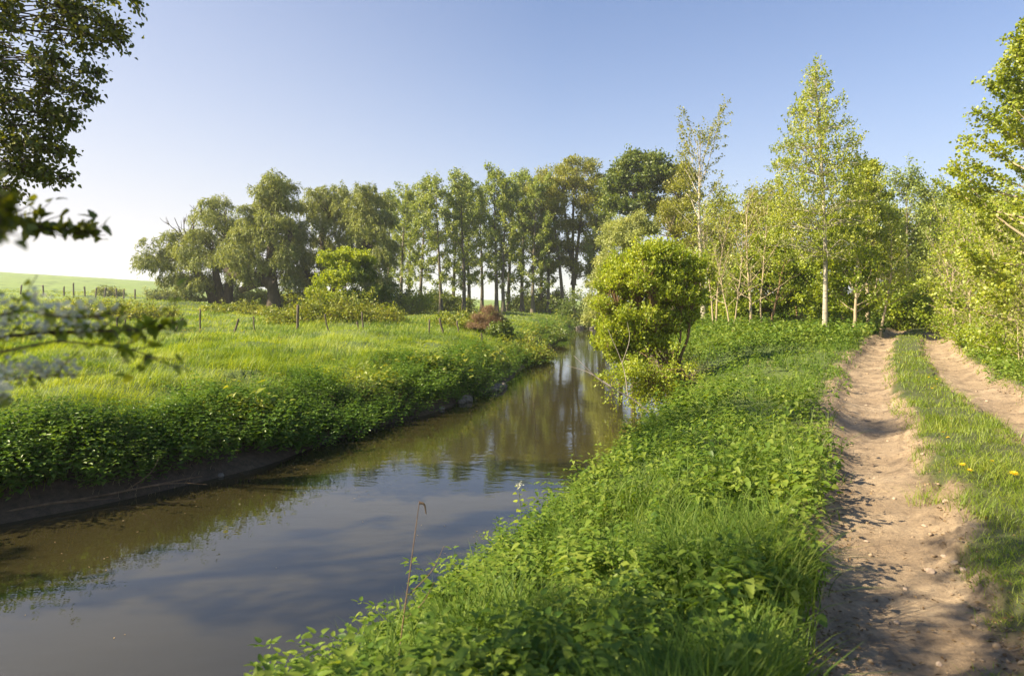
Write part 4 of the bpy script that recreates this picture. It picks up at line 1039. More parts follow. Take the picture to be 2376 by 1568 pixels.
BG = [(436, 2128, 66, 500, 3.4, 'l_aspen', 'pale tree closing the gap above the end of the track, left of two'), (437, 2172, 70, 520, 3.4, 'l_aspen', 'pale tree closing the gap above the end of the track, right of two'),
      # the wood behind: seed, xd, D, top row, radius, leaf material, label
    (420, 2062, 64, 470, 3.0, 'l_aspen', 'yellow green tree at the edge of the wood left of the grey green poplars'),
    (421, 1660, 58, 440, 3.4, 'l_aspen', 'pale olive tree of the wood just right of the sparse white poplar'),
    (422, 1730, 54, 430, 3.2, 'l_gold', 'brownish thinly leaved tree of the wood behind the forked bare sapling'),
    (423, 1800, 60, 425, 3.8, 'l_gold', 'bronze tinted tree of the wood left of the conical poplar'),
    (424, 1878, 62, 455, 3.6, 'l_aspen', 'yellow green tree of the wood behind the conical poplar'),
    (425, 1985, 56, 470, 3.4, 'l_gold', 'bronze tree of the wood behind the adjoining green poplar'),
    (427, 2108, 60, 378, 3.1, 'l_poplar', 'grey green poplar closing the end of the track, with a leafy pointed top'),
    (428, 2178, 62, 424, 3.0, 'l_poplar', 'grey green poplar at the end of the track, second beside the pointed one'),
    (429, 2238, 58, 416, 3.2, 'l_poplar', 'grey green poplar behind the right hand saplings with a pale leaning trunk'),
    (430, 2300, 54, 440, 3.0, 'l_aspen', 'pale poplar behind the right hand saplings close to the tall edge poplar'),
    (432, 2370, 46, 430, 3.0, 'l_aspen', 'pale poplar at the far right behind the tall edge poplar'),
    (433, 1690, 46, 590, 2.2, 'l_maple', 'low bright green tree between the sparse poplar and the forked sapling'),
    (434, 1870, 46, 560, 2.4, 'l_maple', 'low shaded maple directly left of the white trunk')]
for (s, xd, D, yt, R, mt, lb) in BG:
    low = mt == 'l_maple'
    tall(s, 'maple_tree' if low else ('poplar_tree' if mt == 'l_poplar' else 'broadleaf_tree'), lb, xd, D, yt, R, .10 if low else .16, E_round if low else E_oval, 9500 if not low else 8000, .19 if not low else .16, .15, mt, 'bark_tan' if mt != 'l_poplar' else 'bark_grey',
         t0=.06 if low else .12, n1=40, el=(-5, 60), clump=.22 if not low else .17, twig=.008, group='trees of the wood')
# bushes that close the end of the track
for (s, xd, D, yt, R, mt, lb) in ((441, 2085, 41, 668, 1.5, 'l_maple', 'leafy bush left of the end of the track'), (442, 2122, 47, 655, 2.0, 'l_maple', 'leafy bush closing the end of the track in the middle'),
                                 (443, 2165, 46, 640, 1.9, 'l_lime', 'pale leafy bush right of the middle at the end of the track'), (444, 2190, 39, 690, 1.3, 'l_maple', 'leafy bush right of the end of the track before the saplings'),
                                 (445, 2140, 56, 610, 3.0, 'l_aspen', 'taller pale bush seen above the end of the track')):
    r = np.random.default_rng(s); H = HT_(xd, yt, D); w, c = bush(r, H, R, 9, 8000, .15, .12, M[mt], M['bark_brown'], n1=8, r0=.03, spread=.45, t0=.06, clump=.14); put_tree('hazel_bush', lb, 'bush', xd, D, w, c, 'bushes closing the track', crown_name='leaves', wood_name='stems')


# slim trunks left of the track
def slim(seed, xd, yb, yt, r0, bark, label, n1=14, R=1.0, nl=700, mat='l_aspen', wander=.16, fork=False, lean=(0, 0), el=(30, 70), t0=.3):
    D = 1.65 * F / (yb * K - HOR); r = np.random.default_rng(seed); H = HT_(xd, yt, D)
    cp = crown_paths(r, H, R, r0, lambda q: 1.15 - .8 * q, t0=t0, n1=n1, el=el, up1=.5, n2=5, l2=.42, wander=wander, stems=2 if fork else 1, spread=.16, lean=lean, base_r=.03)
    c = leaf_mesh('sapling_crown', cp[4], cp[5], nl, .10, .085, M[mat], r, .08) if nl else None
    return put_tree('sapling', label, 'tree', xd, D, wood_mesh('sapling_trunk', *cp[:5], M[bark], .006, 8, 5, .8, r), c, 'slim saplings left of the track')


slim(501, 1742, 774, 420, .068, 'bark_tan', 'bare forked sapling with a cream trunk in front of the dense maple', n1=24, R=1.5, nl=600, fork=False, el=(35, 70), t0=.22)
slim(502, 1660, 765, 470, .056, 'bark_tan', 'bare tan sapling with two stems right of the white sparse trunk', n1=18, R=1.2, nl=1000, fork=True)
slim(503, 1697, 774, 520, .042, 'bark_tan', 'thin bare twin stemmed sapling between the sparse poplar and the forked sapling', n1=16, R=1.1, nl=800, fork=True)
slim(504, 1784, 770, 560, .075, 'bark_brown', 'crooked dark brown sapling trunk right of the forked bare sapling', n1=12, R=1.1, nl=900, mat='l_maple', wander=.3)
slim(505, 1981, 779, 560, .085, 'bark_tan', 'stout tan sapling with a kinked foot right of the white trunk', n1=14, R=1.2, nl=1500, mat='l_maple')
slim(506, 2016, 754, 560, .085, 'bark_tan', 'straight tan sapling standing farther back between two nearer ones', n1=14, R=1.2, nl=1500, mat='l_maple')
slim(507, 2040, 777, 470, .055, 'bark_tan', 'slim pale sapling leaning right over the left edge of the track', n1=22, R=1.1, nl=1900, lean=(.08, 0))
slim(508, 2148, 753, 640, .06, 'bark_tan', 'short pale trunk standing at the end of the track', n1=12, R=.8, nl=900)
slim(509, 1719, 759, 640, .06, 'bark_brown', 'short brown trunk in the shade behind the thin twin stemmed sapling', n1=12, R=.9, nl=900, mat='l_maple')
slim(510, 1850, 757, 600, .05, 'bark_brown', 'thin shaded brown trunk left of the white trunk', n1=12, R=.9, nl=1000, mat='l_maple')
slim(511, 1766, 771, 420, .035, 'bark_tan', 'whip thin leafless sapling with bare tips above the dense maple', n1=22, R=1.0, nl=400, el=(45, 75), t0=.35)

# ---- the thicket of saplings right of the track: six grown ones, then copies
SAP = []
for s in range(6):
    r = np.random.default_rng(520 + s); H = 5.2
    cp = crown_paths(r, H, .85, .032, lambda q: .55 + .6 * np.sin(PI * np.clip(q + .1, 0, 1)), t0=.16, n1=26, el=(15, 68), up1=.5, n2=4, l2=.42, wander=.12, stems=1 if s % 2 else 2, spread=.10, base_r=.04)
    SAP.append((wood_mesh('sapling_trunk', *cp[:5], M['bark_tan'], .004, 6, 4, .8, r), leaf_mesh('sapling_crown', cp[4], cp[5], 1150, .080, .068, M['l_lime'] if s % 3 else M['l_aspen'], r, .06, 'ovate'), H))
rr = np.random.default_rng(77)
spots = [(2199, 31, 560), (2215, 30, 500), (2228, 27, 470), (2245, 33, 455), (2262, 25, 480), (2280, 28, 460), (2296, 23, 520), (2310, 30, 450), (2322, 21, 500), (2340, 26, 470), (2352, 20, 520), (2370, 23, 480), (2392, 19, 500),
         (2212, 36, 470), (2238, 38, 440), (2272, 37, 440), (2305, 36, 440), (2335, 34, 445), (2365, 31, 450), (2400, 27, 460), (2205, 28, 640), (2250, 23.5, 650), (2285, 20.5, 640), (2330, 18, 640), (2368, 16.5, 630), (2405, 16, 560), (2430, 21, 480), (2460, 25, 470),
         (2222, 33, 590), (2316, 25.5, 600), (2262, 30, 570), (2348, 29, 560), (2388, 24, 590), (2180, 41, 560), (2196, 44, 500), (2236, 45, 470)]
for i, (xd, D, yt) in enumerate(spots):
    w, c, H = SAP[i % 6]
    pos = ['at the near end of the thicket, fully leafed', 'close to the track edge', 'deep in the thicket', 'at the back of the thicket']
    lb = 'thin young sapling in the dense yellow green thicket right of the track'
    e = put_tree('thicket_sapling', lb, 'sapling', xd, D, w, c, 'saplings of the thicket right of the track', rz=i * 1.3)
    k = max(HT_(xd, yt, D), 1.2) / H; e.scale = (min(k * 1.05, 1.25), min(k * 1.05, 1.25), k)
# low shrubs at the foot of the thicket
for i, (xd, D, h) in enumerate(((2225, 27, 1.5), (2275, 23, 1.1), (2325, 20.5, 1.0), (2365, 19, 1.0), (2400, 17, .9), (2250, 32, 1.8), (2300, 27, 1.7), (2360, 22, 1.6), (2400, 19, 1.5), (2210, 36, 1.8))):
    r = np.random.default_rng(560 + i); w, c = bush(r, h * .85, .7, 7, 2600, .075, .06, M['l_lime'] if i % 2 else M['l_maple'], M['bark_tan'], n1=6, r0=.014, spread=.4, t0=.08, clump=.08, twig=.004, kind='ovate')
    put_tree('hazel_bush', 'low leafy shrub at the foot of the sapling thicket', 'bush', xd, D, w, c, 'shrubs at the foot of the thicket', crown_name='leaves', wood_name='stems')

# ---- the big tree reaching in at the top left, and its neighbour just out of view
r = np.random.default_rng(601); D = 10.4; X = -11.9; z0 = float(ground(np.array([X]), np.array([D]))[0]); xd0 = (X / D * F + 512) / K
w, c = lobe_tree(r, [(20, 70, 62), (95, 45, 58), (165, 60, 50), (215, 40, 48), (250, 75, 34), (40, 160, 62), (115, 150, 52), (165, 165, 36), (185, 215, 24), (30, 250, 58), (95, 245, 48), (140, 265, 26), (40, 335, 52), (100, 335, 36), (140, 345, 20), (30, 400, 40), (85, 395, 30), (128, 405, 18), (15, 440, 24),
                     (-70, 110, 80), (-70, 250, 80), (-80, 380, 70), (-190, 180, 100), (-190, 330, 90), (-320, 250, 100), (-300, 60, 110), (-120, -50, 100), (40, -60, 80), (150, -50, 70), (230, -40, 50), (-420, 150, 90)],
                 [(0, 0, -.2), (.1, 0, 1.5), (-.1, .1, 3), (.2, 0, 5), (.1, 0, 7)],   .2, 18000, .064, .056, M['l_near'], M['bark_dark'], D, xd0, z0, strand=(.7, 1.6), up=-1.3, per=14, split=2, jit=.06, k_leaf='serrate', hang=.6, limb_r=.11, low=2.2, depth=(-.6, .6), tw=1.0)
put_tree('overhanging_tree', 'dark leafed tree whose sprays hang into the top left corner', 'tree', 0, D, w, c, x=X)

# ================================================================== smaller things
M['post'] = bark_mat('weathered_fence_wood', (.055, .042, .030), (.15, .12, .085), 12, stretch=(1, 1, .15))
M['stone'] = plain_mat('river_stone', (.10, .09, .07), (.22, .20, .165), 14, .9)
M['clod'] = plain_mat('track_stone', (.30, .22, .16), (.46, .37, .28), 20, .95)


def rock(rng, r):
    import bmesh
    bm = bmesh.new(); bmesh.ops.create_icosphere(bm, subdivisions=3, radius=1)
    a = rng.normal(0, 1, (7, 3)); a = a / np.linalg.norm(a, axis=1)[:, None]; b = rng.uniform(.55, .9, 7)
    for v in bm.verts:
        p = np.array(v.co); 
        for n, d in zip(a, b):                      # planes knocked off the lump
            k = p @ n
            if k > d: p = p - n * (k - d) * .85
        v.co = p * np.array([1, .78, .6]) * r * (1 + .05 * rng.normal())
    me = bpy.data.meshes.new('stone'); bm.to_mesh(me); bm.free()
    return me


def post_mesh(rng, h, r):
    n = 9; z = np.linspace(-.25, h, n); P = np.stack([.012 * np.cumsum(rng.normal(0, 1, n)), .012 * np.cumsum(rng.normal(0, 1, n)), z], 1)
    V, Q = tubes(P[None], np.full((1, n), r) * rng.uniform(.86, 1.1, n)[None], 8)
    top = V[-8:]; V = np.vstack([V, top.mean(0) + np.array([rng.normal(0, .2) * r, 0, r * .5])]); m = len(V) - 1
    V[-9:-1, 2] += rng.normal(0, r * .35, 8)
    T = [[m - 8 + i, m - 8 + (i + 1) % 8, m] for i in range(8)]
    me = make_mesh('post', V, Q, T, M['post'], False)
    return me


NEAR = [(186, 768, 739, .07, 0, 'grey fence post in the meadow, leftmost behind the blossom branch'), (271, 771, 744, .06, .03, 'fence post behind the blossom branch, second of the near fence'),
        (291, 754, 731, .06, .02, 'dark fence post at the edge of the hollow bramble patch'), (405, 778, 748, .07, .55, 'fence post leaning steeply right beside the tip of the blossom branch'),
        (464, 779, 727, .055, -.02, 'tall upright fence post left of the short leaning one in the open meadow'), (543, 775, 746, .075, .28, 'short stout fence post leaning right in the open meadow'),
        (591, 769, 738, .05, -.12, 'thin fence post leaning left beside the bramble mound'), (691, 773, 720, .10, .03, 'thickest dark fence post in front of the bramble mound'),
        (763, 776, 742, .05, -.22, 'thin fence post tilted left in front of the bramble mound'), (831, 772, 758, .07, .02, 'short stump of a fence post at the right of the bramble mound'),
        (845, 773, 734, .06, -.08, 'slender fence post just right of the short post stump'), (996, 775, 747, .05, 0, 'upright dark fence post left of the russet bush'),
        (1031, 777, 742, .065, -.30, 'sturdy fence post tilted left, nearest the russet bush but two'), (1067, 778, 748, .055, -.1, 'pale fence post left of the russet bush'),
        (1119, 783, 763, .055, -.15, 'short fence post at the foot of the russet bush')]
for i, (xd, yb, yt, rad, lean, lb) in enumerate(NEAR):
    D = 34 + .5 * math.sin(i * 2.1) + (3 if i == 2 else 0); g = GZ(xd, D); h = max((yb - yt) * K / F * D * 1.12 + .12, .5)
    o = link('fence_post', post_mesh(np.random.default_rng(700 + i), h * .9, rad * .72)); o.location = (U(xd) * D, D, g); o.rotation_euler = (.04 * math.sin(i), lean, i)
    o.rotation_euler = (.04 * math.sin(i), lean, 0)
    tag(o, lb, 'fence post', 'posts of the near meadow fence')
FAR = [48, 101, 148, 171, 197, 222, 242, 271, 287, 313, 342, 364, 397]
FL = ['leftmost thin post of the far fence below the crop field', 'second post from the left of the far fence', 'third post from the left of the far fence', 'taller post of the far fence, fourth from the left', 'post of the far fence, fifth from the left',
      'post of the far fence, last but one before the lone thin bush', 'post of the far fence at the left side of the lone thin bush', 'post of the far fence at the right side of the lone thin bush', 'post of the far fence just right of the lone thin bush', 'second post right of the lone thin bush on the far fence',
      'post of the far fence midway between the lone bush and the willows', 'post of the far fence left of the low bush by the willows', 'rightmost far fence post beside the low bush at the willows']
for i, (xd, lb) in enumerate(zip(FAR, FL)):
    D = 124 - .01 * xd; o = link('fence_post', post_mesh(np.random.default_rng(740 + i), 2.3 if i == 3 else 1.75, .14)); o.location = (U(xd) * D, D, GZ(xd, D)); o.rotation_euler = (0, (.1, -.05, .03, 0, -.08, .12)[i % 6], 0)
    tag(o, lb, 'fence post', 'posts of the far fence')

# a small dark roofed building on the skyline
D = 505; X = U(149) * D; zg = float(ground(np.array([X]), np.array([D]))[0])
e = tag(empty('farm_building', (X, D, zg - .3)), 'tiny dark roofed building on the skyline of the crop field', 'building')
g = Geo(); b = np.array([[x, y, z] for z in (0, 2.2) for x, y in ((-3.4, -2.2), (3.4, -2.2), (3.4, 2.2), (-3.4, 2.2))], float); g.add(b, [[0, 1, 5, 4], [1, 2, 6, 5], [2, 3, 7, 6], [3, 0, 4, 7]])
link('wall', g.mesh('building_wall', plain_mat('dark_plank_wall', (.06, .055, .05), (.13, .12, .11), 2)), e)
g = Geo(); rv = np.array([[-4, -2.8, 2.1], [4, -2.8, 2.1], [4, 2.8, 2.1], [-4, 2.8, 2.1], [-2.0, 0, 3.9], [2.0, 0, 3.9]], float); g.add(rv, [[0, 1, 5, 4], [2, 3, 4, 5], [3, 2, 1, 0]], [[1, 2, 5], [3, 0, 4]])
link('roof', g.mesh('building_roof', plain_mat('slate_roof', (.04, .05, .065), (.09, .10, .12), 2)), e)

# stones and driftwood at the water's edge
for i, (xd, yd, s, lb) in enumerate(((1112, 930, .26, 'pale flat stone at the waterline, larger of the pair below the nettles'), (1095, 934, .17, 'smaller pale stone beside the flat one at the waterline'), (1047, 949, .13, 'single rounded stone at the waterline left of the pale pair'),
                                     (1160, 903, .34, 'grey rubble stone at the waterline where the bank juts out'), (1180, 898, .26, 'wet grey rubble stone nearest the water where the bank juts out'), (1145, 908, .24, 'grey rubble stone lying left of the two others where the bank juts out'), (513, 1104, .08, 'small white pebble stone in the shallow water near the driftwood'),
                                     (1345, 762, .5, 'far pale stone in the shallows at the river bend'), (1358, 761, .4, 'second pale stone in the shallows at the river bend, by the bush'), (1376, 762, .45, 'rightmost pale stone in the shallows at the river bend'))):
    D = (CAM_Z - WATER) * F / (yd * K - HOR); r = np.random.default_rng(760 + i); me = rock(r, s); me.materials.append(M['stone'])
    o = link('stone', me); x = U(xd) * D
    if i < 7: x = min(x, float(XL(np.array([D]))[0]) + .12)
    o.location = (x, D, WATER + s * .18); o.rotation_euler = (0, 0, r.uniform(0, 6)); tag(o, lb, 'stone', 'stones along the waterline')


def twig_thing(name, label, cat, loc, curves, mat, part='twig', leaf=None):
    e = tag(empty(name, loc), label, cat)
    for j, (nm, pts, r0) in enumerate(curves):
        c = catmull(np.array(pts, float), 6); V, Q = tubes(c[None], np.linspace(r0, r0 * .35, len(c))[None], 6)
        link(nm, make_mesh(nm, V, Q, None, mat, True), e)
    return e


D = 11.6; xl = float(XL(np.array([D]))[0])
twig_thing('driftwood_branch', 'bleached driftwood branch lying along the muddy left waterline', 'branch', (xl - .12, D, WATER + .07),
           [('main_stem', [(-1.9, -1.75, -.02), (-1.2, -1.1, .05), (-.5, -.45, .04), (.3, .15, .1), (.75, .5, .12)], .026), ('side_twig', [(-.2, -.2, .06), (.1, -.02, .3), (.2, .1, .55)], .012), ('side_twig', [(.1, 0, .08), (.5, .12, .1), (.95, .25, .04)], .012), ('side_twig', [(-.9, -.85, .05), (-.5, -.6, .02), (-.2, -.4, .0)], .012)], M['bark_brown'])
twig_thing('dead_branch', 'bare grey dead branch reaching from the right bank over the water', 'branch', (2.75, 15.6, -.75),
           [('main_stem', [(.5, 0, -.25), (0, 0, .15), (-.7, -.1, .55), (-1.35, -.1, 1.15)], .02), ('side_twig', [(-.1, 0, .2), (-.2, .1, .9), (-.55, .1, 1.75)], .014), ('side_twig', [(-.5, -.1, .45), (-1.0, .1, .75), (-1.5, .2, .9)], .01), ('side_twig', [(-.22, .1, .95), (-.05, .1, 1.5), (-.1, .1, 1.9)], .009)], M['bark_dead'])
twig_thing('dead_stalk', 'tall dry brown stalk with a curled seed head standing before the water', 'plant', (-.62, 3.6, ZD(1190, 3.6) - 1.22 * .95),
           [('main_stem', [(0, 0, 0), (.03, 0, .45), (.08, .02, .85), (.13, .02, 1.22)], .0055), ('side_twig', [(.07, .02, .72), (.19, .03, .84), (.26, .03, .98)], .003), ('side_twig', [(.06, .02, .6), (.15, 0, .69), (.21, 0, .8)], .003), ('seed_head', [(.13, .02, 1.21), (.155, .02, 1.2), (.165, .02, 1.15)], .008)], M['bark_brown'])
# pale grubbed stump and twiggy dead brush
D = 39; r = np.random.default_rng(790); n = 16; st = np.zeros((n, 3)); st[:, :2] = rng.normal(0, .18, (n, 2)); d = np.stack([r.normal(0, .6, n), r.normal(0, .6, n), np.ones(n)], 1)
P = paths(st, d, r.uniform(.5, 1.1, n), 6, .2, .4, r); g = Geo(); g.add(*tubes(P, np.broadcast_to(np.linspace(.06, .02, 6), (n, 6)), 5)); V, Q = tubes(np.array([[[0, 0, -.1], [0, 0, .35], [.05, 0, .7]]]), np.array([[.36, .30, .24]]), 9); g.add(V, Q)
o = link('tree_stump', g.mesh('tree_stump', M['bark_tan'], True)); o.location = (U(1846) * D, D, GZ(1846, D)); tag(o, 'pale splintered tree stump in front of the dense maple', 'stump')
r = np.random.default_rng(791); n = 46; st = np.zeros((n, 3)); st[:, 0] = r.normal(0, .8, n); st[:, 1] = r.normal(0, .35, n); P = paths(st, np.stack([r.normal(.3, .5, n), r.normal(0, .4, n), np.ones(n)], 1), r.uniform(.5, 1.4, n), 6, -.2, .35, r)
g = Geo(); g.add(*tubes(P, np.broadcast_to(np.linspace(.010, .004, 6), (n, 6)), 4)); i = np.repeat(np.arange(n), 3); p, t = at_path(P, i, r.uniform(.3, .9, n * 3)); g.add(*tubes(paths(p, unit(t + r.normal(0, .6, (n * 3, 3))), r.uniform(.2, .5, n * 3), 4, 0, .3, r), np.broadcast_to(np.linspace(.005, .002, 4), (n * 3, 4)), 3))
o = link('dead_brush', g.mesh('dead_brush', M['bark_dead'], True)); D = 21.5; o.location = (5.9, D, float(ground(np.array([5.9]), np.array([D]))[0]) - .05); tag(o, 'heap of pale dead twigs on the verge beside the lime bush', 'brush')

# garlic mustard on the bank edge: a stem, leaves and a white flower head
r = np.random.default_rng(800); px_, py_ = .09, 7.4
e = tag(empty('garlic_mustard', (px_, py_, float(surf(np.array([px_]), np.array([py_]))[0]) - .03)), 'single tall flowering plant with lime leaves rising in front of the water', 'plant')
c = catmull(np.array([(0, 0, 0), (.02, 0, .3), (0, .02, .6), (-.02, .02, .82)]), 5); V, Q = tubes(c[None], np.linspace(.007, .003, len(c))[None], 6); link('stem', make_mesh('stem', V, Q, None, M['stem'], True), e)
n = 15; u = np.linspace(.28, .97, n); p, t = at_path(c[None], np.zeros(n, int), u); az = np.arange(n) * 2.4; ax = np.stack([np.cos(az), np.sin(az), np.full(n, .15)], 1)
V, Q = leaves(p + ax * .03, ax, np.tile([0, -.5, 1.], (n, 1)), .085 * (1.1 - .6 * u), .075 * (1.1 - .6 * u), 'serrate', .1, .3); link('leaves', make_mesh('leaves', V, Q, None, M['l_lime']), e)
n = 40; az = r.uniform(0, 6.28, n); ax = np.stack([np.cos(az), np.sin(az), r.uniform(-.2, .9, n)], 1); V, Q = leaves(c[-1] + r.normal(0, .018, (n, 3)), ax, r.normal(0, 1, (n, 3)), .022, .016, 'diamond'); link('flower_head', make_mesh('flower_head', V, Q, None, M['white_petal']), e)

# dandelions: petals and stalk
def dandelion(rng):
    e = empty('dandelion', (0, 0, 0)); n = 46; az = np.arange(n) * 2.4; k = np.sqrt((np.arange(n) + 1) / n)
    ax = np.stack([np.cos(az) * (.25 + k), np.sin(az) * (.25 + k), .75 - .6 * k], 1); V, Q = leaves(np.tile([0, 0, .075], (n, 1)), ax, np.tile([0, 0, 1.], (n, 1)) + ax * -.3, .012 + .016 * k, .006, 'diamond', .1, .05)
    link('flower_head', make_mesh('flower_head', V, Q, None, M['buttercup']), e)
    c = catmull(np.array([(0, 0, -.02), (.004, 0, .04), (0, 0, .076)]), 3); V, Q = tubes(c[None], np.full((1, len(c)), .0028), 5); link('stalk', make_mesh('stalk', V, Q, None, M['stem']), e)
    return e


DN = [(2350, 1135, 1.5), (2084, 853, 1.0), (2098, 852, 1.0), (2110, 856, .9), (2092, 846, .9), (2158, 888, 1.0), (2174, 898, 1.0), (2160, 915, 1.1), (2166, 913, 1.0), (2205, 995, 1.1), (2192, 1032, .9), (2204, 1042, .9), (2236, 1113, 1.1), (2246, 1124, 1.0), (2296, 1105, .9), (2100, 820, .9), (2128, 868, .9)]
d0 = None
for i, (xd, yd, s) in enumerate(DN):
    D = CAM_Z * F / (yd * K - HOR); x = U(xd) * D; z = float(surf(np.array([x]), np.array([D]))[0])
    o = dandelion(rng) if d0 is None else dup(d0, (0, 0, 0)); d0 = d0 or o
    o.location = (x, D, z); o.rotation_euler = (.25, -.1, i); o.scale = (s * 1.05,) * 3
    tag(o, 'largest yellow dandelion, alone in the grass at the right edge of the photo' if i == 0 else 'small yellow dandelion in the grassy middle of the track', 'dandelion', 'dandelions along the track')
# loose stones on the track
TS = [(2157, 1294, .035), (2075, 1140, .02), (2190, 1275, .022), (2010, 1225, .018), (2100, 1330, .018), (2215, 1290, .03), (2030, 1090, .018), (2180, 1500, .02), (2080, 1400, .02), (2145, 1205, .025), (2235, 1310, .028), (2195, 1170, .03), (2140, 1075, .03), (2125, 985, .03), (2010, 930, .025), (2060, 1010, .02), (2335, 1010, .03), (2290, 930, .03)]
for i, (xd, yd, s) in enumerate(TS):
    D = (CAM_Z + .08) * F / (yd * K - HOR); x = U(xd) * D; r = np.random.default_rng(820 + i); me = rock(r, s); me.materials.append(M['clod']); o = link('stone', me)
    o.location = (x, D, float(surf(np.array([x]), np.array([D]))[0]) + s * .25); o.rotation_euler = (0, 0, r.uniform(0, 6))
    tag(o, 'pale stone lying by itself in the bottom of the nearer wheel rut' if i == 0 else 'small earth coloured stone lying on the dirt track', 'stone', 'loose stones on the track')

# ---- hawthorn close to the left edge of the view
r = np.random.default_rng(900); HX, HY = -3.85, .35; hz = float(ground(np.array([HX]), np.array([HY]))[0])
e = tag(empty('hawthorn_tree', (HX, HY, hz - .05)), 'hawthorn in white blossom whose near twigs reach in at the left edge', 'tree')
cp = crown_paths(r, 8.6, 1.9, .085, E_round, t0=.60, n1=44, el=(5, 66), n2=7, l2=.4, wander=.2)
link('trunk', wood_mesh('hawthorn_trunk', *cp[:5], M['bark_dark'], .004, 8, 5, 1, r), e)
link('crown', leaf_mesh('hawthorn_crown', cp[4], cp[5], 17000, .055, .046, M['l_near'], r, .06, 'ovate'), e)


def spray(pts, r0, nl, nb, leaf_u, bl_u, mat, L=.05, nt=14):
    p0 = np.array([HX + .05, HY + .1, hz + 1.55]); mid = p0 * .45 + np.array(pts[0]) * .55 + np.array([-.12, .05, .18])
    c0 = catmull(np.array([p0, mid, pts[0]]) - np.array([HX, HY, hz - .05]), 8); link('branch', make_mesh('branch', *tubes(c0[None], np.linspace(.022, r0, len(c0))[None], 6), None, M['bark_dark'], True), e)
    c = catmull(np.array(pts, float) - np.array([HX, HY, hz - .05]), 8); g = Geo(); g.add(*tubes(c[None], np.linspace(r0, r0 * .3, len(c))[None], 6))
    i0 = np.zeros(nt, int); p, t = at_path(c[None], i0, r.uniform(.15, .97, nt)); T = paths(p, unit(t + r.normal(0, .55, (nt, 3))), r.uniform(.03, .11, nt), 4, .2, .3, r)
    g.add(*tubes(T, np.broadcast_to(np.linspace(.0016, .0008, 4), (nt, 4)), 4)); link('branch', g.mesh('branch', M['bark_dark'], True), e)
    if nl:
        i = r.integers(0, nt, nl // 2); q1, t1 = at_path(T, i, r.random(nl // 2) ** .6); q2, t2 = at_path(c[None], np.zeros(nl - nl // 2, int), r.uniform(*leaf_u, nl - nl // 2)); q = np.vstack([q1, q2]); t = np.vstack([t1, t2])
        V, Q = leaves(q + r.normal(0, .007, q.shape), t * .4 + r.normal(0, .7, q.shape), r.normal(0, .5, q.shape) + np.array([0, 0, .8]), L * r.uniform(.6, 1.2, nl), L * .85 * r.uniform(.6, 1.2, nl), 'serrate', .1, .25); link('leaves', make_mesh('leaves', V, Q, None, mat), e)
    if nb:
        cl = r.uniform(*bl_u, nb); q, t = at_path(c[None], np.zeros(nb, int), cl); q = q + np.stack([r.normal(0, .007, nb), r.normal(0, .014, nb), r.normal(.013, .011, nb)], 1) + .008 * np.stack([np.sin(cl * 61), np.cos(cl * 47), np.sin(cl * 39) + .5], 1)
        k = 5; az = np.tile(np.arange(k) * 2 * PI / k, nb); up = np.repeat(r.normal(0, .5, (nb, 3)) + np.array([.2, -.35, .8]), k, 0); up = unit(up); a = unit(np.cross(up, [.3, .9, .1])); b = np.cross(up, a)
        ax = a * np.cos(az)[:, None] + b * np.sin(az)[:, None] + up * .25; V, Q = leaves(np.repeat(q, k, 0), ax, up, .0064, .0060, 'diamond', .05, .0); link('blossom', make_mesh('blossom', V, Q, None, M['white_petal']), e)


def W3(xd, yd, D): return (U(xd) * D, D, ZD(yd, D))


M['l_haw'] = leaf_mat('hawthorn_leaf', (.055, .095, .010), (.105, .160, .016), (.170, .215, .035), trans=.45, gloss=.03, clump=3)
spray([W3(-420, 850, 1.344), W3(-120, 800, 1.400), W3(60, 775, 1.456), W3(200, 768, 1.484), W3(330, 762, 1.512), W3(430, 742, 1.540)], .006, 130, 230, (.45, 1), (.25, .66), M['l_haw'], .026, 22)
spray([W3(-350, 790, 1.232), W3(-100, 760, 1.288), W3(40, 722, 1.316), W3(150, 735, 1.344), W3(265, 728, 1.400)], .004, 40, 150, (.2, 1), (.3, .99), M['l_haw'], .022, 12)
spray([W3(-400, 930, 1.400), W3(-120, 890, 1.456), W3(30, 878, 1.512), W3(110, 872, 1.512), W3(172, 868, 1.540)], .0045, 34, 250, (.2, .9), (.25, .99), M['l_haw'], .019, 10)
spray([W3(-300, 1000, 1.232), W3(-100, 950, 1.260), W3(-20, 925, 1.288), W3(14, 922, 1.288)], .0035, 16, 120, (.3, .9), (.4, .99), M['l_haw'], .019, 6)
spray([W3(-420, 620, 1.568), W3(-150, 520, 1.624), W3(0, 505, 1.680), W3(70, 522, 1.708), W3(140, 532, 1.736), W3(212, 536, 1.764)], .007, 190, 0, (.35, 1), (0, 1), M['l_near'], .029, 26)
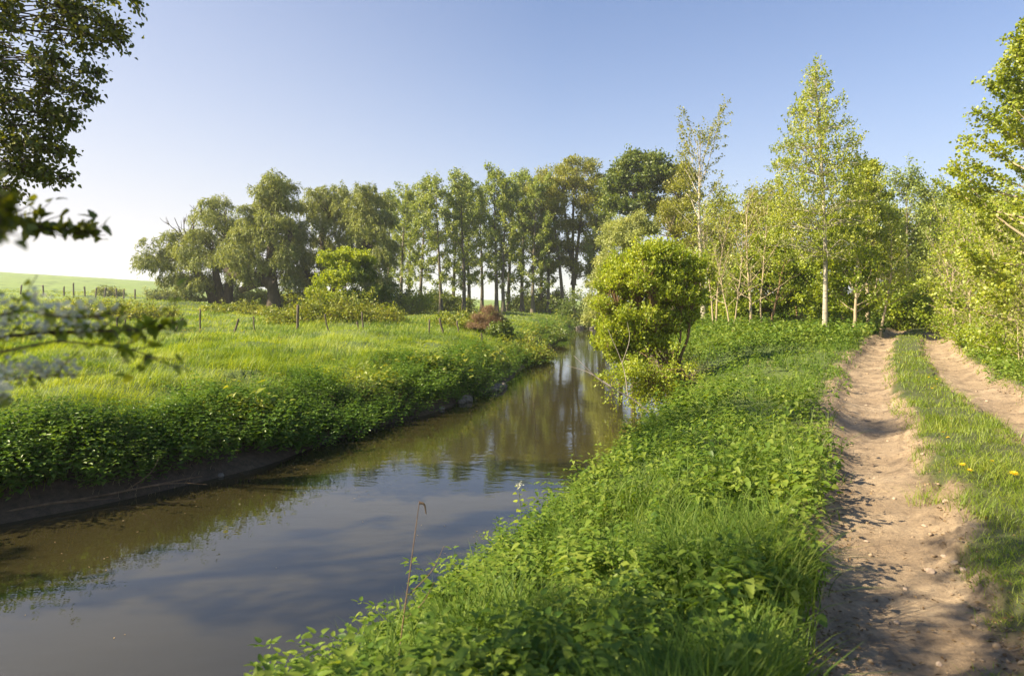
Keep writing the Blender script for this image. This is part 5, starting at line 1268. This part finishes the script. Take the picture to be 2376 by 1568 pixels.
spray([W3(-260, 640, 0.840), W3(-60, 560, 0.868), W3(0, 500, 0.896), W3(12, 480, 0.896)], .009, 90, 0, (.5, 1), (0, 1), M['l_near'], .02, 8)
spray([W3(130, 790, 1.428), W3(240, 800, 1.456), W3(320, 815, 1.456), W3(350, 830, 1.456)], .0025, 30, 0, (.1, 1), (0, 1), M['l_haw'], .025, 6)

# ---- a tall tree on the far bank behind the view: only its shade falls in the picture
r = np.random.default_rng(610)
cp = crown_paths(r, 14, 2.6, .3, E_round, t0=.25, n1=60, el=(0, 66), n2=7, l2=.36)
put_tree('overhanging_tree', 'tall leafy tree on the left bank whose shade falls over the nearest grass and track', 'tree', 0, -5.5, wood_mesh('bank_tree_trunk', *cp[:5], M['bark_dark'], .006, 9, 5, .5, r),
         leaf_mesh('bank_tree_crown', cp[4], cp[5], 16000, .12, .10, M['l_near'], r, .14), x=-24)
for sd, tx, ty, th, lb in ((611, -17.5, 4.2, 17.5, 'tall slim poplar on the left bank beside the big overhanging tree'),):
    tall(sd, 'poplar_tree', lb, 0, ty, 0, 2.0, .2, E_col, 5200, .13, .11, 'l_poplar', 'bark_grey', t0=.25, n1=40, el=(15, 62), clump=.14, x=tx, H=th, keep=.3)

# ---- thin haze in the warm evening air
m, nt, out = new_mat('haze_air')
pv = nt.nodes.new('ShaderNodeVolumePrincipled'); pv.inputs['Color'].default_value = (.92, .95, 1, 1); pv.inputs['Density'].default_value = .00042; pv.inputs['Anisotropy'].default_value = .25
nt.links.new(pv.outputs[0], out.inputs['Volume'])
hx, z0, z1 = 2600.0, -24.0, 46.0
hv = np.array([[x, y, z] for z in (z0, z1) for x, y in ((-hx, -hx), (hx, -hx), (hx, hx), (-hx, hx))])
tag(link('haze', make_mesh('haze', hv, [[3, 2, 1, 0], [4, 5, 6, 7], [0, 1, 5, 4], [1, 2, 6, 5], [2, 3, 7, 6], [3, 0, 4, 7]], None, m)), 'thin pale haze in the evening air over the whole valley', None, None, 'stuff')
SC.cycles.volume_bounces = 1; SC.cycles.volume_step_rate = 5; SC.cycles.volume_max_steps = 64
